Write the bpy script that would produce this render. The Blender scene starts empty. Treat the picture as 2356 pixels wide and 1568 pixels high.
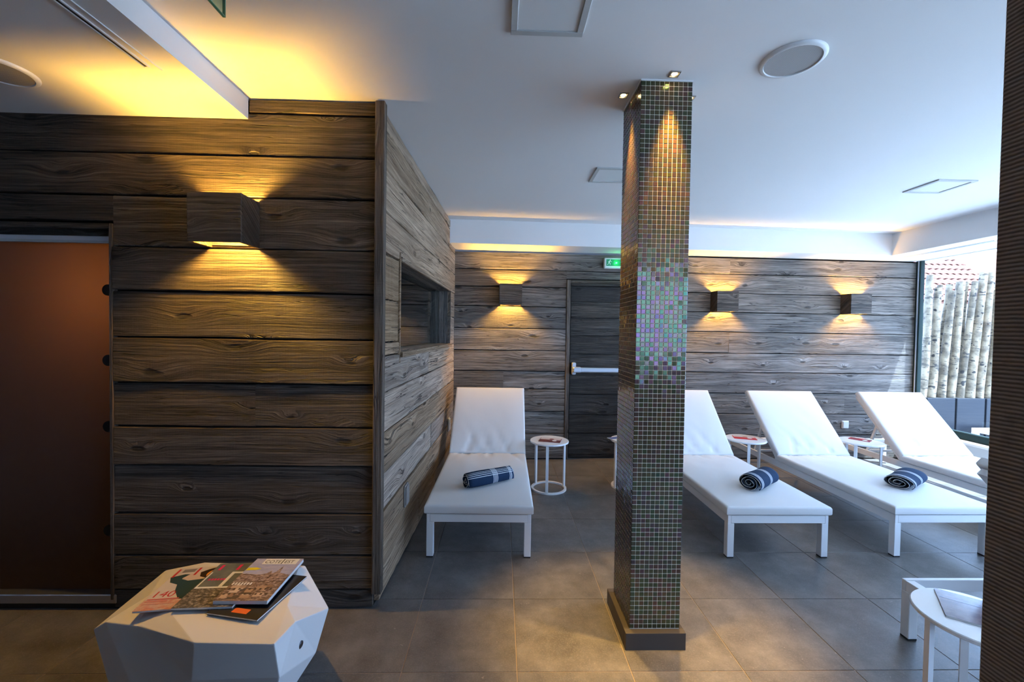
import bpy, bmesh, math, random
from mathutils import Vector, Matrix, Euler, noise as mnoise

# ------------------------------------------------------------------ camera, sky, exposure
scene = bpy.context.scene
COL = scene.collection
RND = random.Random(7)

CAM_H = 1.40
YAW, PITCH, ROLL, FOCAL_PX = -0.0253, -0.0220, 0.0155, 970.0


def setup_camera():
    cy, sy, cp, sp = math.cos(YAW), math.sin(YAW), math.cos(PITCH), math.sin(PITCH)
    f = Vector((-sy * cp, cy * cp, sp))
    r = Vector((cy, sy, 0))
    u = r.cross(f)
    c, s = math.cos(ROLL), math.sin(ROLL)
    r2, u2 = r * c + u * s, -r * s + u * c
    m = Matrix((r2, u2, -f)).transposed().to_4x4()
    m.translation = (0, 0, CAM_H)
    cam = bpy.data.cameras.new('camera')
    cam.sensor_fit = 'HORIZONTAL'
    cam.sensor_width = 36
    cam.lens = 36 * FOCAL_PX / 2356
    cam.clip_start = 0.02
    ob = bpy.data.objects.new('camera', cam)
    ob.matrix_world = m
    COL.objects.link(ob)
    scene.camera = ob


setup_camera()

SKY_STRENGTH = 12.0
w = bpy.data.worlds.new('sky')
scene.world = w
w.use_nodes = True
bg = w.node_tree.nodes['Background']
bg.inputs[0].default_value = (0.38, 0.57, 1.0, 1)
bg.inputs[1].default_value = SKY_STRENGTH

sl = bpy.data.lights.new('sun', 'SUN')
sl.energy = 43.0
sl.color = (0.66, 0.79, 1.0)
sl.angle = math.radians(0.6)
so_ = bpy.data.objects.new('sun', sl)
so_.rotation_euler = Vector((-0.30, 0.14, -0.90)).to_track_quat('-Z', 'Y').to_euler()
COL.objects.link(so_)

cy_ = scene.cycles
cy_.max_bounces, cy_.diffuse_bounces, cy_.glossy_bounces, cy_.transmission_bounces = 6, 4, 3, 4
cy_.adaptive_threshold = 0.05

vs = scene.view_settings
vs.view_transform = 'Standard'
vs.look = 'None'
vs.exposure = 0.0
vs.gamma = 1.0
vs.use_curve_mapping = False

AMBER = (1.0, 0.53, 0.08)
SCONCE_W = 92.0
SPOT_W = 340.0


def portal(name, loc, rot, sx, sy):
    l = bpy.data.lights.new(name, 'AREA')
    l.shape = 'RECTANGLE'
    l.size, l.size_y = sx, sy
    l.cycles.is_portal = True
    o = bpy.data.objects.new(name, l)
    o.location, o.rotation_euler = loc, rot
    COL.objects.link(o)


WIN_X = 4.76
portal('window_portal', (4.92, 1.05, 1.37), (0, math.pi / 2, 0), 1.9, 7.3)
portal('rear_window_portal', (2.4, -2.75, 1.65), (-math.pi / 2, 0, math.pi), 1.5, 1.5)

# ------------------------------------------------------------------ node helpers / materials


class NT:
    def __init__(self, name):
        self.m = bpy.data.materials.new(name)
        self.m.use_nodes = True
        self.t = self.m.node_tree
        self.n = self.t.nodes
        self.p = self.n['Principled BSDF']
        self.out = self.n['Material Output']

    def node(self, typ, **kw):
        n = self.n.new(typ)
        for k, v in kw.items():
            setattr(n, k, v)
        return n

    def link(self, a, b):
        self.t.links.new(a, b)

    def val(self, sock, v):
        if isinstance(v, bpy.types.NodeSocket):
            self.link(v, sock)
        else:
            sock.default_value = v

    def math(self, op, a, b=0.0, c=0.0, clamp=False):
        n = self.node('ShaderNodeMath', operation=op)
        n.use_clamp = clamp
        self.val(n.inputs[0], a)
        self.val(n.inputs[1], b)
        self.val(n.inputs[2], c)
        return n.outputs[0]

    def vmath(self, op, a, b=(0, 0, 0)):
        n = self.node('ShaderNodeVectorMath', operation=op)
        self.val(n.inputs[0], a)
        self.val(n.inputs[1], b)
        return n.outputs[0]

    def comb(self, x, y, z):
        n = self.node('ShaderNodeCombineXYZ')
        for i, v in enumerate((x, y, z)):
            self.val(n.inputs[i], v)
        return n.outputs[0]

    def noise(self, vec, scale=1.0, detail=4.0, rough=0.55, dist=0.0):
        n = self.node('ShaderNodeTexNoise')
        self.val(n.inputs['Vector'], vec)
        n.inputs['Scale'].default_value = scale
        n.inputs['Detail'].default_value = detail
        n.inputs['Roughness'].default_value = rough
        n.inputs['Distortion'].default_value = dist
        return n.outputs[0]

    def ramp(self, fac, stops):
        n = self.node('ShaderNodeValToRGB')
        self.val(n.inputs[0], fac)
        e = n.color_ramp.elements
        while len(e) < len(stops):
            e.new(0.5)
        for i, (p, c) in enumerate(stops):
            e[i].position = p
            e[i].color = (*c, 1) if len(c) == 3 else c
        return n.outputs[0]

    def mix(self, fac, a, b, blend='MIX'):
        n = self.node('ShaderNodeMix', data_type='RGBA', blend_type=blend)
        self.val(n.inputs[0], fac)
        for s, v in ((n.inputs[6], a), (n.inputs[7], b)):
            if isinstance(v, tuple) and len(v) == 3:
                v = (*v, 1)
            self.val(s, v)
        return n.outputs[2]

    def smooth(self, v, lo, hi, a=0.0, b=1.0):
        n = self.node('ShaderNodeMapRange', interpolation_type='SMOOTHSTEP')
        self.val(n.inputs[0], v)
        n.inputs[1].default_value, n.inputs[2].default_value = lo, hi
        n.inputs[3].default_value, n.inputs[4].default_value = a, b
        return n.outputs[0]

    def bump(self, h, strength=0.5, dist=0.01):
        n = self.node('ShaderNodeBump')
        n.inputs['Strength'].default_value = strength
        n.inputs['Distance'].default_value = dist
        self.val(n.inputs['Height'], h)
        self.link(n.outputs[0], self.p.inputs['Normal'])

    def set(self, **kw):
        names = dict(col='Base Color', rough='Roughness', metal='Metallic', spec='Specular IOR Level', ior='IOR',
                     trans='Transmission Weight', emit='Emission Color', estr='Emission Strength', sheen='Sheen Weight',
                     film='Thin Film Thickness', filmior='Thin Film IOR', coat='Coat Weight', coatr='Coat Roughness')
        for k, v in kw.items():
            if isinstance(v, tuple) and len(v) == 3:
                v = (*v, 1)
            self.val(self.p.inputs[names[k]], v)
        return self

    def xyz(self, coord='Object'):
        tc = self.node('ShaderNodeTexCoord')
        s = self.node('ShaderNodeSeparateXYZ')
        self.link(tc.outputs[coord], s.inputs[0])
        return s.outputs[0], s.outputs[1], s.outputs[2], tc.outputs[coord]


def plain(name, col, rough=0.5, metal=0.0, spec=0.5, **kw):
    t = NT(name)
    t.set(col=col, rough=rough, metal=metal, spec=spec, **kw)
    return t.m


def emissive(name, col, strength):
    t = NT(name)
    t.set(col=(0.02, 0.02, 0.02), emit=col, estr=strength)
    return t.m


def wood(name, dark, mid, light, vary=0.45, along='x', rough=0.62):
    """weathered barn wood, grain runs along the piece's local x (or z); every piece reads its own stretch of timber"""
    t = NT(name)
    x, y, z, _ = t.xyz()
    if along == 'z':
        x, z = z, x
    oi = t.node('ShaderNodeObjectInfo')
    r = oi.outputs['Random']
    x = t.math('ADD', x, t.math('MULTIPLY', r, 61.0))
    zz = t.math('ADD', t.math('ADD', z, t.math('MULTIPLY', y, 0.8)), t.math('MULTIPLY', r, 17.3))
    # knots
    vor = t.node('ShaderNodeTexVoronoi', voronoi_dimensions='2D')
    t.link(t.comb(t.math('MULTIPLY', x, 2.1), t.math('MULTIPLY', zz, 5.6), 0.0), vor.inputs['Vector'])
    vor.inputs['Scale'].default_value = 1.0
    d = vor.outputs['Distance']
    cs = t.node('ShaderNodeSeparateXYZ')
    t.link(vor.outputs['Color'], cs.inputs[0])
    has = t.math('GREATER_THAN', cs.outputs[0], 0.45)
    ksz = t.math('ADD', 0.6, cs.outputs[1])
    wob_ = t.noise(t.comb(t.math('MULTIPLY', x, 14.0), t.math('MULTIPLY', zz, 30.0), 1.0), 1.0, 1, 0.6)
    d = t.math('DIVIDE', t.math('ADD', d, t.math('MULTIPLY', t.math('SUBTRACT', wob_, 0.5), 0.10)), ksz)
    near = t.math('MULTIPLY', t.smooth(d, 0.34, 0.0), has)
    core = t.math('MULTIPLY', t.smooth(d, 0.085, 0.03), has)
    # slow waviness and the swerve of the grain around the knots
    wav = t.noise(t.comb(t.math('MULTIPLY', x, 1.3), t.math('MULTIPLY', zz, 4.0), r), 1.0, 2, 0.5)
    gz = t.math('ADD', zz, t.math('MULTIPLY', wav, 0.032))
    gz = t.math('ADD', gz, t.math('MULTIPLY', near, 0.034))
    grain = t.noise(t.comb(t.math('MULTIPLY', x, 1.7), t.math('MULTIPLY', gz, 105.0), 0.0), 1.0, 7, 0.66)
    broad = t.noise(t.comb(t.math('MULTIPLY', x, 1.0), t.math('MULTIPLY', gz, 22.0), 3.0), 1.0, 3, 0.6)
    fibre = t.noise(t.comb(t.math('MULTIPLY', x, 9.0), t.math('MULTIPLY', gz, 420.0), 0.0), 1.0, 1, 0.6)
    crack = t.noise(t.comb(t.math('MULTIPLY', x, 0.75), t.math('MULTIPLY', gz, 24.0), 9.0), 1.0, 3, 0.6)
    crack = t.smooth(t.math('ABSOLUTE', t.math('SUBTRACT', crack, 0.5)), 0.012, 0.0)
    brk = t.noise(t.comb(t.math('MULTIPLY', x, 2.2), t.math('MULTIPLY', zz, 6.0), 5.0), 1.0, 2, 0.5)
    crack = t.math('MULTIPLY', crack, t.smooth(brk, 0.42, 0.6))
    saw = t.noise(t.comb(t.math('MULTIPLY', x, 130.0), t.math('MULTIPLY', zz, 2.5), 0.0), 1.0, 0, 0.5)
    f = t.math('ADD', t.math('MULTIPLY', grain, 0.68), t.math('MULTIPLY', broad, 0.40))
    f = t.math('ADD', f, t.math('MULTIPLY', t.math('SUBTRACT', fibre, 0.5), 0.26))
    col = t.ramp(f, [(0.43, dark), (0.56, mid), (0.70, light)])
    blot = t.noise(t.comb(t.math('MULTIPLY', x, 0.8), t.math('MULTIPLY', zz, 3.0), 7.0), 1.0, 2, 0.6)
    col = t.mix(t.smooth(blot, 0.35, 0.75, 0.0, 0.55), col, tuple(c * 0.55 for c in mid))
    col = t.mix(t.math('MULTIPLY', core, 0.8), col, tuple(c * 0.45 for c in dark))
    col = t.mix(crack, col, (0.008, 0.006, 0.005))
    wn = t.node('ShaderNodeTexWhiteNoise', noise_dimensions='1D')
    t.link(t.math('MULTIPLY', r, 913.0), wn.inputs['W'])
    br = t.math('ADD', 1.0 - vary * 0.5, t.math('MULTIPLY', wn.outputs['Value'], vary))
    hv = t.node('ShaderNodeHueSaturation')
    t.link(col, hv.inputs['Color'])
    t.link(br, hv.inputs['Value'])
    t.link(t.math('ADD', 0.72, t.math('MULTIPLY', r, 0.5)), hv.inputs['Saturation'])
    h = t.math('ADD', t.math('MULTIPLY', grain, 1.0), t.math('MULTIPLY', broad, 0.7))
    h = t.math('ADD', h, t.math('MULTIPLY', fibre, 0.12))
    h = t.math('SUBTRACT', h, t.math('MULTIPLY', crack, 1.3))
    h = t.math('SUBTRACT', h, t.math('MULTIPLY', core, 0.8))
    h = t.math('ADD', h, t.math('MULTIPLY', near, 0.35))
    h = t.math('ADD', h, t.math('MULTIPLY', saw, 0.09))
    t.set(col=hv.outputs[0], spec=0.42)
    t.val(t.p.inputs['Roughness'], t.math('SUBTRACT', rough + 0.12, t.math('MULTIPLY', grain, 0.3)))
    t.bump(h, 1.0, 0.014)
    return t.m


M = {}
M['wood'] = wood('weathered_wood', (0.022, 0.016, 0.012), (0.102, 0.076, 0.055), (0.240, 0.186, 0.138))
M['wood_grey'] = wood('grey_weathered_wood', (0.055, 0.046, 0.039), (0.220, 0.190, 0.163), (0.440, 0.392, 0.345))
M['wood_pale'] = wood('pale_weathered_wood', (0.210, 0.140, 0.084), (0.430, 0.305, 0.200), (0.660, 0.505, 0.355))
M['wood_dark'] = wood('dark_weathered_wood', (0.014, 0.011, 0.009), (0.060, 0.049, 0.039), (0.150, 0.125, 0.100))
M['wood_post'] = wood('weathered_post', (0.040, 0.030, 0.022), (0.130, 0.100, 0.075), (0.270, 0.215, 0.165), along='z')
M['gap'] = plain('dark_cladding_backing', (0.010, 0.008, 0.007), 0.9, spec=0.1)
M['plaster'] = plain('white_plaster', (0.78, 0.775, 0.77), 0.85, spec=0.25)
M['trim_grey'] = plain('grey_panel_trim', (0.50, 0.51, 0.50), 0.5)
M['panel_white'] = plain('panel_diffuser', (0.74, 0.75, 0.75), 0.45)
M['white_metal'] = plain('white_lacquered_metal', (0.82, 0.82, 0.82), 0.35, spec=0.5)
M['white_gloss'] = plain('glossy_white_top', (0.84, 0.84, 0.84), 0.07, spec=0.6)
M['plastic'] = plain('light_plastic', (0.72, 0.72, 0.70), 0.4)
M['rubber'] = plain('black_rubber', (0.015, 0.015, 0.015), 0.7)
M['black'] = plain('black_slot', (0.012, 0.012, 0.013), 0.6)
M['steel'] = plain('brushed_steel', (0.42, 0.43, 0.44), 0.32, metal=0.9)
M['alu'] = plain('painted_aluminium', (0.52, 0.55, 0.60), 0.32, metal=0.35)
M['dark_frame'] = plain('dark_green_frame', (0.010, 0.022, 0.021), 0.6, spec=0.15)
M['bulb'] = emissive('lamp_glow', (1.0, 0.66, 0.26), 40.0)
M['bulb_sconce'] = emissive('sconce_glow', (1.0, 0.60, 0.20), 22.0)
M['led_green'] = emissive('green_led', (0.02, 1.0, 0.12), 30.0)
M['led_yellow'] = emissive('yellow_led', (0.8, 1.0, 0.05), 1.5)


def mat_fabric_white():
    t = NT('white_upholstery')
    x, y, z, v = t.xyz()
    weave = t.noise(v, 900, 2, 0.5)
    soft = t.noise(v, 7, 3, 0.5)
    t.set(col=(0.76, 0.75, 0.735), rough=0.62, spec=0.35)
    t.bump(t.math('ADD', t.math('MULTIPLY', weave, 0.1), soft), 0.12, 0.012)
    return t.m


M['fabric'] = mat_fabric_white()


def mat_floor_tile():
    t = NT('stone_tile')
    x, y, z, v = t.xyz()
    oi = t.node('ShaderNodeObjectInfo')
    r = oi.outputs['Random']
    p = t.vmath('ADD', v, t.comb(t.math('MULTIPLY', r, 37.0), t.math('MULTIPLY', r, 11.0), r))
    big = t.noise(p, 5.5, 7, 0.68)
    fine = t.noise(p, 160, 3, 0.7)
    spots = t.noise(p, 48, 2, 0.5)
    col = t.ramp(big, [(0.34, (0.086, 0.082, 0.078)), (0.5, (0.128, 0.122, 0.116)), (0.66, (0.180, 0.172, 0.165))])
    col = t.mix(t.smooth(fine, 0.45, 0.8, 0, 0.5), col, (0.27, 0.25, 0.235))
    col = t.mix(t.smooth(spots, 0.72, 0.80, 0, 0.6), col, (0.36, 0.33, 0.30))
    t.set(col=col, spec=0.5)
    t.val(t.p.inputs['Roughness'], t.math('ADD', 0.27, t.math('MULTIPLY', big, 0.2)))
    t.bump(t.math('ADD', fine, t.math('MULTIPLY', big, 1.5)), 0.12, 0.002)
    return t.m


M['tile'] = mat_floor_tile()
M['grout_floor'] = plain('floor_grout', (0.34, 0.27, 0.21), 0.9)
M['plinth'] = plain('dark_stone_plinth', (0.062, 0.054, 0.047), 0.5, spec=0.35)


def mat_mosaic():
    """dark glass mosaic with an interference coating, a film thickness of its own for each tile"""
    t = NT('iridescent_glass_mosaic')
    oi = t.node('ShaderNodeObjectInfo')
    at = t.node('ShaderNodeAttribute', attribute_name='tile_random')
    s = t.math('FRACT', t.math('ADD', at.outputs['Fac'], oi.outputs['Random']))
    wn = t.node('ShaderNodeTexWhiteNoise', noise_dimensions='1D')
    t.link(t.math('MULTIPLY', s, 517.0), wn.inputs['W'])
    base = t.ramp(s, [(0.0, (0.058, 0.036, 0.016)), (0.35, (0.036, 0.034, 0.013)), (0.6, (0.066, 0.032, 0.018)),
                      (1.0, (0.030, 0.027, 0.016))])
    x, y, z, v = t.xyz()
    n = t.noise(t.vmath('ADD', v, t.comb(t.math('MULTIPLY', s, 43.0), s, t.math('MULTIPLY', s, 71.0))), 55, 2, 0.5)
    th = t.math('ADD', 432.0, t.math('MULTIPLY', t.math('POWER', wn.outputs['Value'], 2.4), 120.0))
    th = t.math('ADD', th, t.math('MULTIPLY', t.math('SUBTRACT', n, 0.5), 130.0))
    t.set(col=base, rough=0.14, ior=1.45, film=th, filmior=1.59)
    return t.m


M['mosaic'] = mat_mosaic()
M['grout'] = plain('mosaic_grout', (0.74, 0.64, 0.50), 0.85)


def mat_ribbed():
    t = NT('ribbed_brown_textile')
    x, y, z, v = t.xyz('Object')
    wob = t.noise(t.comb(0.0, t.math('MULTIPLY', y, 30), t.math('MULTIPLY', z, 30)), 1.0, 2)
    ph = t.math('ADD', t.math('MULTIPLY', z, 1130.0), t.math('MULTIPLY', wob, 2.2))
    rib = t.math('ADD', t.math('MULTIPLY', t.math('SINE', ph), 0.5), 0.5)
    thr = t.noise(t.comb(0.0, t.math('MULTIPLY', y, 90), t.math('MULTIPLY', z, 1400)), 1.0, 3, 0.6)
    blot = t.noise(v, 24, 4, 0.65)
    col = t.ramp(t.math('ADD', t.math('MULTIPLY', rib, 0.6), t.math('MULTIPLY', thr, 0.5)),
                 [(0.2, (0.18, 0.138, 0.110)), (0.9, (0.56, 0.45, 0.37))])
    col = t.mix(t.smooth(blot, 0.55, 0.8, 0, 0.45), col, (0.09, 0.068, 0.052))
    t.set(col=col, rough=0.8, spec=0.2)
    t.bump(rib, 0.7, 0.003)
    return t.m


M['ribbed'] = mat_ribbed()


def mat_glass(name, tint=(1, 1, 1), refl=1.0):
    t = NT(name)
    t.n.remove(t.p)
    tr = t.node('ShaderNodeBsdfTransparent')
    tr.inputs[0].default_value = (*tint, 1)
    gl = t.node('ShaderNodeBsdfGlossy')
    gl.inputs['Roughness'].default_value = 0.0
    ge = t.node('ShaderNodeNewGeometry')
    dt = t.node('ShaderNodeVectorMath', operation='DOT_PRODUCT')
    t.link(ge.outputs['Normal'], dt.inputs[0])
    t.link(ge.outputs['Incoming'], dt.inputs[1])
    c1 = t.math('SUBTRACT', 1.0, t.math('ABSOLUTE', dt.outputs['Value']), clamp=True)
    fres = t.math('ADD', 0.04, t.math('MULTIPLY', t.math('POWER', c1, 5.0), 0.96))
    mx = t.node('ShaderNodeMixShader')
    t.link(t.math('MULTIPLY', fres, refl), mx.inputs[0])
    t.link(tr.outputs[0], mx.inputs[1])
    t.link(gl.outputs[0], mx.inputs[2])
    t.link(mx.outputs[0], t.out.inputs[0])
    return t.m


M['glass'] = mat_glass('clear_glass', (0.93, 0.97, 0.96))
M['acrylic'] = mat_glass('green_edge_acrylic', (0.72, 0.88, 0.78))


def mat_frosted():
    t = NT('frosted_glass')
    t.n.remove(t.p)
    tl = t.node('ShaderNodeBsdfTranslucent')
    tl.inputs[0].default_value = (0.62, 0.50, 0.36, 1)
    di = t.node('ShaderNodeBsdfDiffuse')
    di.inputs[0].default_value = (0.018, 0.018, 0.018, 1)
    gl = t.node('ShaderNodeBsdfGlossy')
    gl.inputs['Roughness'].default_value = 0.35
    gl.inputs[0].default_value = (0.8, 0.8, 0.8, 1)
    a = t.node('ShaderNodeAddShader')
    t.link(tl.outputs[0], a.inputs[0])
    t.link(di.outputs[0], a.inputs[1])
    mx = t.node('ShaderNodeMixShader')
    mx.inputs[0].default_value = 0.03
    t.link(a.outputs[0], mx.inputs[1])
    t.link(gl.outputs[0], mx.inputs[2])
    t.link(mx.outputs[0], t.out.inputs[0])
    return t.m


M['frosted'] = mat_frosted()


def mat_towel(name, bands, lengthwise):
    t = NT(name)
    uv = t.node('ShaderNodeUVMap', uv_map='UVMap')
    s = t.node('ShaderNodeSeparateXYZ')
    t.link(uv.outputs[0], s.inputs[0])
    u, v = s.outputs[0], s.outputs[1]          # u along the roll (m), v around (m)

    def lines(c, c0, pitch, count, wdt):
        k = t.math('DIVIDE', t.math('SUBTRACT', c, c0), pitch)
        inside = t.math('MULTIPLY', t.math('GREATER_THAN', k, 0.0), t.math('LESS_THAN', k, float(count)))
        fr = t.math('FRACT', k)
        return t.math('MULTIPLY', inside, t.math('LESS_THAN', fr, wdt))
    m = 0.0
    for u0, pt, cnt in bands:
        m = t.math('MAXIMUM', m, lines(u, u0, pt, cnt, 0.40))
    if lengthwise:
        m = t.math('MAXIMUM', m, lines(v, 0.060, 0.0125, 4, 0.30))
    n = t.noise(t.comb(t.math('MULTIPLY', u, 260), t.math('MULTIPLY', v, 260), 0.0), 1.0, 2)
    navy = t.mix(n, (0.012, 0.022, 0.050), (0.020, 0.050, 0.100))
    col = t.mix(m, navy, (0.72, 0.74, 0.76))
    t.set(col=col, rough=0.85, spec=0.15)
    t.bump(n, 0.3, 0.002)
    return t.m


M['towel'] = mat_towel('navy_striped_towel', ((0.185, 0.0105, 4), (0.318, 0.0085, 3)), True)
M['towel_b'] = mat_towel('blue_banded_towel', ((0.018, 0.0085, 4), (0.165, 0.0095, 4)), False)
M['hem'] = plain('towel_hem', (0.62, 0.60, 0.56), 0.9)


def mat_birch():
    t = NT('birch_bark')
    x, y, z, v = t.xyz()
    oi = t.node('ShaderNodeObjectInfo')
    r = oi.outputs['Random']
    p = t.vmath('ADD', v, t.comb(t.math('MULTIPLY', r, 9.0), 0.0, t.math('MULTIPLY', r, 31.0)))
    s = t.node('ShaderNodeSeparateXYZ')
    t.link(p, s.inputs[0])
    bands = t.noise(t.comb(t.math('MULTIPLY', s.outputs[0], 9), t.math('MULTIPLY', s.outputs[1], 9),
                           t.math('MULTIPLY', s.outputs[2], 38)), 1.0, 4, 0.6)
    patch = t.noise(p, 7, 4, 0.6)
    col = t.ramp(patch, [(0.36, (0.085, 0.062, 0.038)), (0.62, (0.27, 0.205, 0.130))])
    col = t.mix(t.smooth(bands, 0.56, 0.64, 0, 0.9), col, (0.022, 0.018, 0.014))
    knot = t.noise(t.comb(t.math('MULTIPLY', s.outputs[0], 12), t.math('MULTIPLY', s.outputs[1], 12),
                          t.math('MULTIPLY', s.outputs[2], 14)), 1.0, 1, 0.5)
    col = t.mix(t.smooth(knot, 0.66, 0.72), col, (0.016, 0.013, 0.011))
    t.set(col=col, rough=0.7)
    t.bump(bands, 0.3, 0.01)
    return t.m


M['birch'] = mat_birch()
M['birch_brown'] = plain('brown_branch', (0.05, 0.034, 0.025), 0.8)
M['slate'] = plain('slate_planter', (0.010, 0.013, 0.020), 0.5, spec=0.25)
M['roof_tile'] = plain('clay_roof_tile', (0.17, 0.075, 0.055), 0.85, spec=0.1)
M['render'] = plain('pale_render', (0.5, 0.48, 0.45), 0.9)
M['paving'] = plain('pale_paving', (0.42, 0.42, 0.41), 0.9)

# ------------------------------------------------------------------ mesh helpers


class MB:
    def __init__(self):
        self.v, self.f, self.mi = [], [], []

    def add(self, verts, faces, mi=0):
        b = len(self.v)
        self.v += [tuple(p) for p in verts]
        self.f += [tuple(b + i for i in q) for q in faces]
        self.mi += [mi] * len(faces)
        return self

    def box(self, x0, x1, y0, y1, z0, z1, mi=0):
        x0, x1 = min(x0, x1), max(x0, x1)
        y0, y1 = min(y0, y1), max(y0, y1)
        z0, z1 = min(z0, z1), max(z0, z1)
        v = [(x0, y0, z0), (x1, y0, z0), (x1, y1, z0), (x0, y1, z0), (x0, y0, z1), (x1, y0, z1), (x1, y1, z1), (x0, y1, z1)]
        return self.add(v, [(0, 3, 2, 1), (4, 5, 6, 7), (0, 1, 5, 4), (1, 2, 6, 5), (2, 3, 7, 6), (3, 0, 4, 7)], mi)

    def bbox(self, x0, x1, y0, y1, z0, z1, b=0.002, mi=0):
        """box with chamfered edges"""
        bm = bmesh.new()
        bmesh.ops.create_cube(bm, size=1)
        for q in bm.verts:
            q.co = ((x0 + x1) / 2 + q.co.x * (x1 - x0), (y0 + y1) / 2 + q.co.y * (y1 - y0), (z0 + z1) / 2 + q.co.z * (z1 - z0))
        bmesh.ops.bevel(bm, geom=bm.edges[:], offset=b, segments=1, affect='EDGES')
        bm.verts.index_update()
        self.add([q.co[:] for q in bm.verts], [tuple(x.index for x in f.verts) for f in bm.faces], mi)
        bm.free()
        return self

    def bar(self, a, b, w, h, up=(0, 0, 1), mi=0):
        a, b = Vector(a), Vector(b)
        d = (b - a).normalized()
        s = d.cross(Vector(up))
        if s.length < 1e-5:
            s = Vector((1, 0, 0))
        s.normalize()
        u = s.cross(d)
        v = []
        for p in (a, b):
            for i, j in ((-1, -1), (1, -1), (1, 1), (-1, 1)):
                v.append(p + s * (i * w / 2) + u * (j * h / 2))
        return self.add(v, [(0, 3, 2, 1), (4, 5, 6, 7), (0, 1, 5, 4), (1, 2, 6, 5), (2, 3, 7, 6), (3, 0, 4, 7)], mi)

    def tube(self, pts, rad, n=10, mi=0, cap=True):
        rings = []
        pts = [Vector(p) for p in pts]
        for i, p in enumerate(pts):
            d = (pts[min(i + 1, len(pts) - 1)] - pts[max(i - 1, 0)]).normalized()
            s = d.cross(Vector((0, 1, 0)) if abs(pts[-1].z - pts[0].z) > 1.0 else Vector((0, 0, 1)))
            if s.length < 1e-3:
                s = d.cross(Vector((0, 1, 0)))
            s.normalize()
            u = s.cross(d)
            r = rad[i] if isinstance(rad, (list, tuple)) else rad
            rings.append([p + s * (r * math.cos(2 * math.pi * k / n)) + u * (r * math.sin(2 * math.pi * k / n)) for k in range(n)])
        v = [q for ring in rings for q in ring]
        f = []
        for i in range(len(rings) - 1):
            for k in range(n):
                a, b = i * n + k, i * n + (k + 1) % n
                f.append((a, a + n, b + n, b))
        if cap:
            f.append(tuple(range(n)))
            f.append(tuple(reversed(range((len(rings) - 1) * n, len(rings) * n))))
        return self.add(v, f, mi)

    def lathe(self, prof, n=32, c=(0, 0, 0), mi=0):
        v, f = [], []
        m = len(prof)
        for k in range(n):
            a = 2 * math.pi * k / n
            for r, z in prof:
                v.append((c[0] + r * math.cos(a), c[1] + r * math.sin(a), c[2] + z))
        for k in range(n):
            for i in range(m - 1):
                a, b = k * m + i, ((k + 1) % n) * m + i
                f.append((a, b, b + 1, a + 1))
        return self.add(v, f, mi)

    def build(self, name, mat, parent=None, loc=None, rot=None, smooth=False, fix=True, angle=None):
        me = bpy.data.meshes.new(name)
        me.from_pydata(self.v, [], self.f)
        for m_ in (mat if isinstance(mat, (list, tuple)) else [mat]):
            me.materials.append(m_)
        if any(self.mi):
            me.polygons.foreach_set('material_index', self.mi)
        if fix:
            bm = bmesh.new()
            bm.from_mesh(me)
            bmesh.ops.remove_doubles(bm, verts=bm.verts, dist=1e-6)
            bmesh.ops.recalc_face_normals(bm, faces=bm.faces)
            bm.to_mesh(me)
            bm.free()
        if smooth:
            me.polygons.foreach_set('use_smooth', [True] * len(me.polygons))
            if angle:
                me.set_sharp_from_angle(angle=math.radians(angle))
        me.update()
        o = bpy.data.objects.new(name, me)
        COL.objects.link(o)
        if parent:
            o.parent = parent
        if loc is not None:
            o.location = loc
        if rot is not None:
            o.rotation_euler = rot
        return o


def tag(o, label=None, cat=None, group=None, kind=None):
    if label:
        o['label'] = label
    if cat:
        o['category'] = cat
    if group:
        o['group'] = group
    if kind:
        o['kind'] = kind
    return o


def struct(o):
    o['kind'] = 'structure'
    return o


def empty(name, loc=(0, 0, 0), rz=0.0):
    o = bpy.data.objects.new(name, None)
    o.empty_display_size = 0.1
    o.location = loc
    o.rotation_euler = (0, 0, rz)
    COL.objects.link(o)
    return o


def copy_tree(o, parent=None):
    c = o.copy()
    COL.objects.link(c)
    c.parent = parent
    for ch in list(o.children):
        copy_tree(ch, c)
    return c


def box_obj(name, mat, dims, parent=None, bevel=None, **kw):
    mb = MB()
    if bevel:
        mb.bbox(*dims, b=bevel)
    else:
        mb.box(*dims)
    return mb.build(name, mat, parent, fix=False, **kw)


# ------------------------------------------------------------------ room shell
CEIL = 2.51
BACK_A = 0.03
B0 = Vector((0.386, 4.606, 0))
BD = Vector((math.cos(BACK_A), math.sin(BACK_A), 0))
BN = Vector((math.sin(BACK_A), -math.cos(BACK_A), 0))   # towards the room


def back_pt(x, z=0.0, out=0.0):
    u = (x - B0.x) / BD.x
    p = B0 + BD * u + BN * out
    return Vector((p.x, p.y, z))


FRONT_Y = 2.10
S0 = Vector((-0.605, 2.10, 0))
S_ANG = math.pi / 2 - 0.037
SD = Vector((math.cos(S_ANG), math.sin(S_ANG), 0))
SN = Vector((math.sin(S_ANG), -math.cos(S_ANG), 0))      # towards the room (+x)

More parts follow.
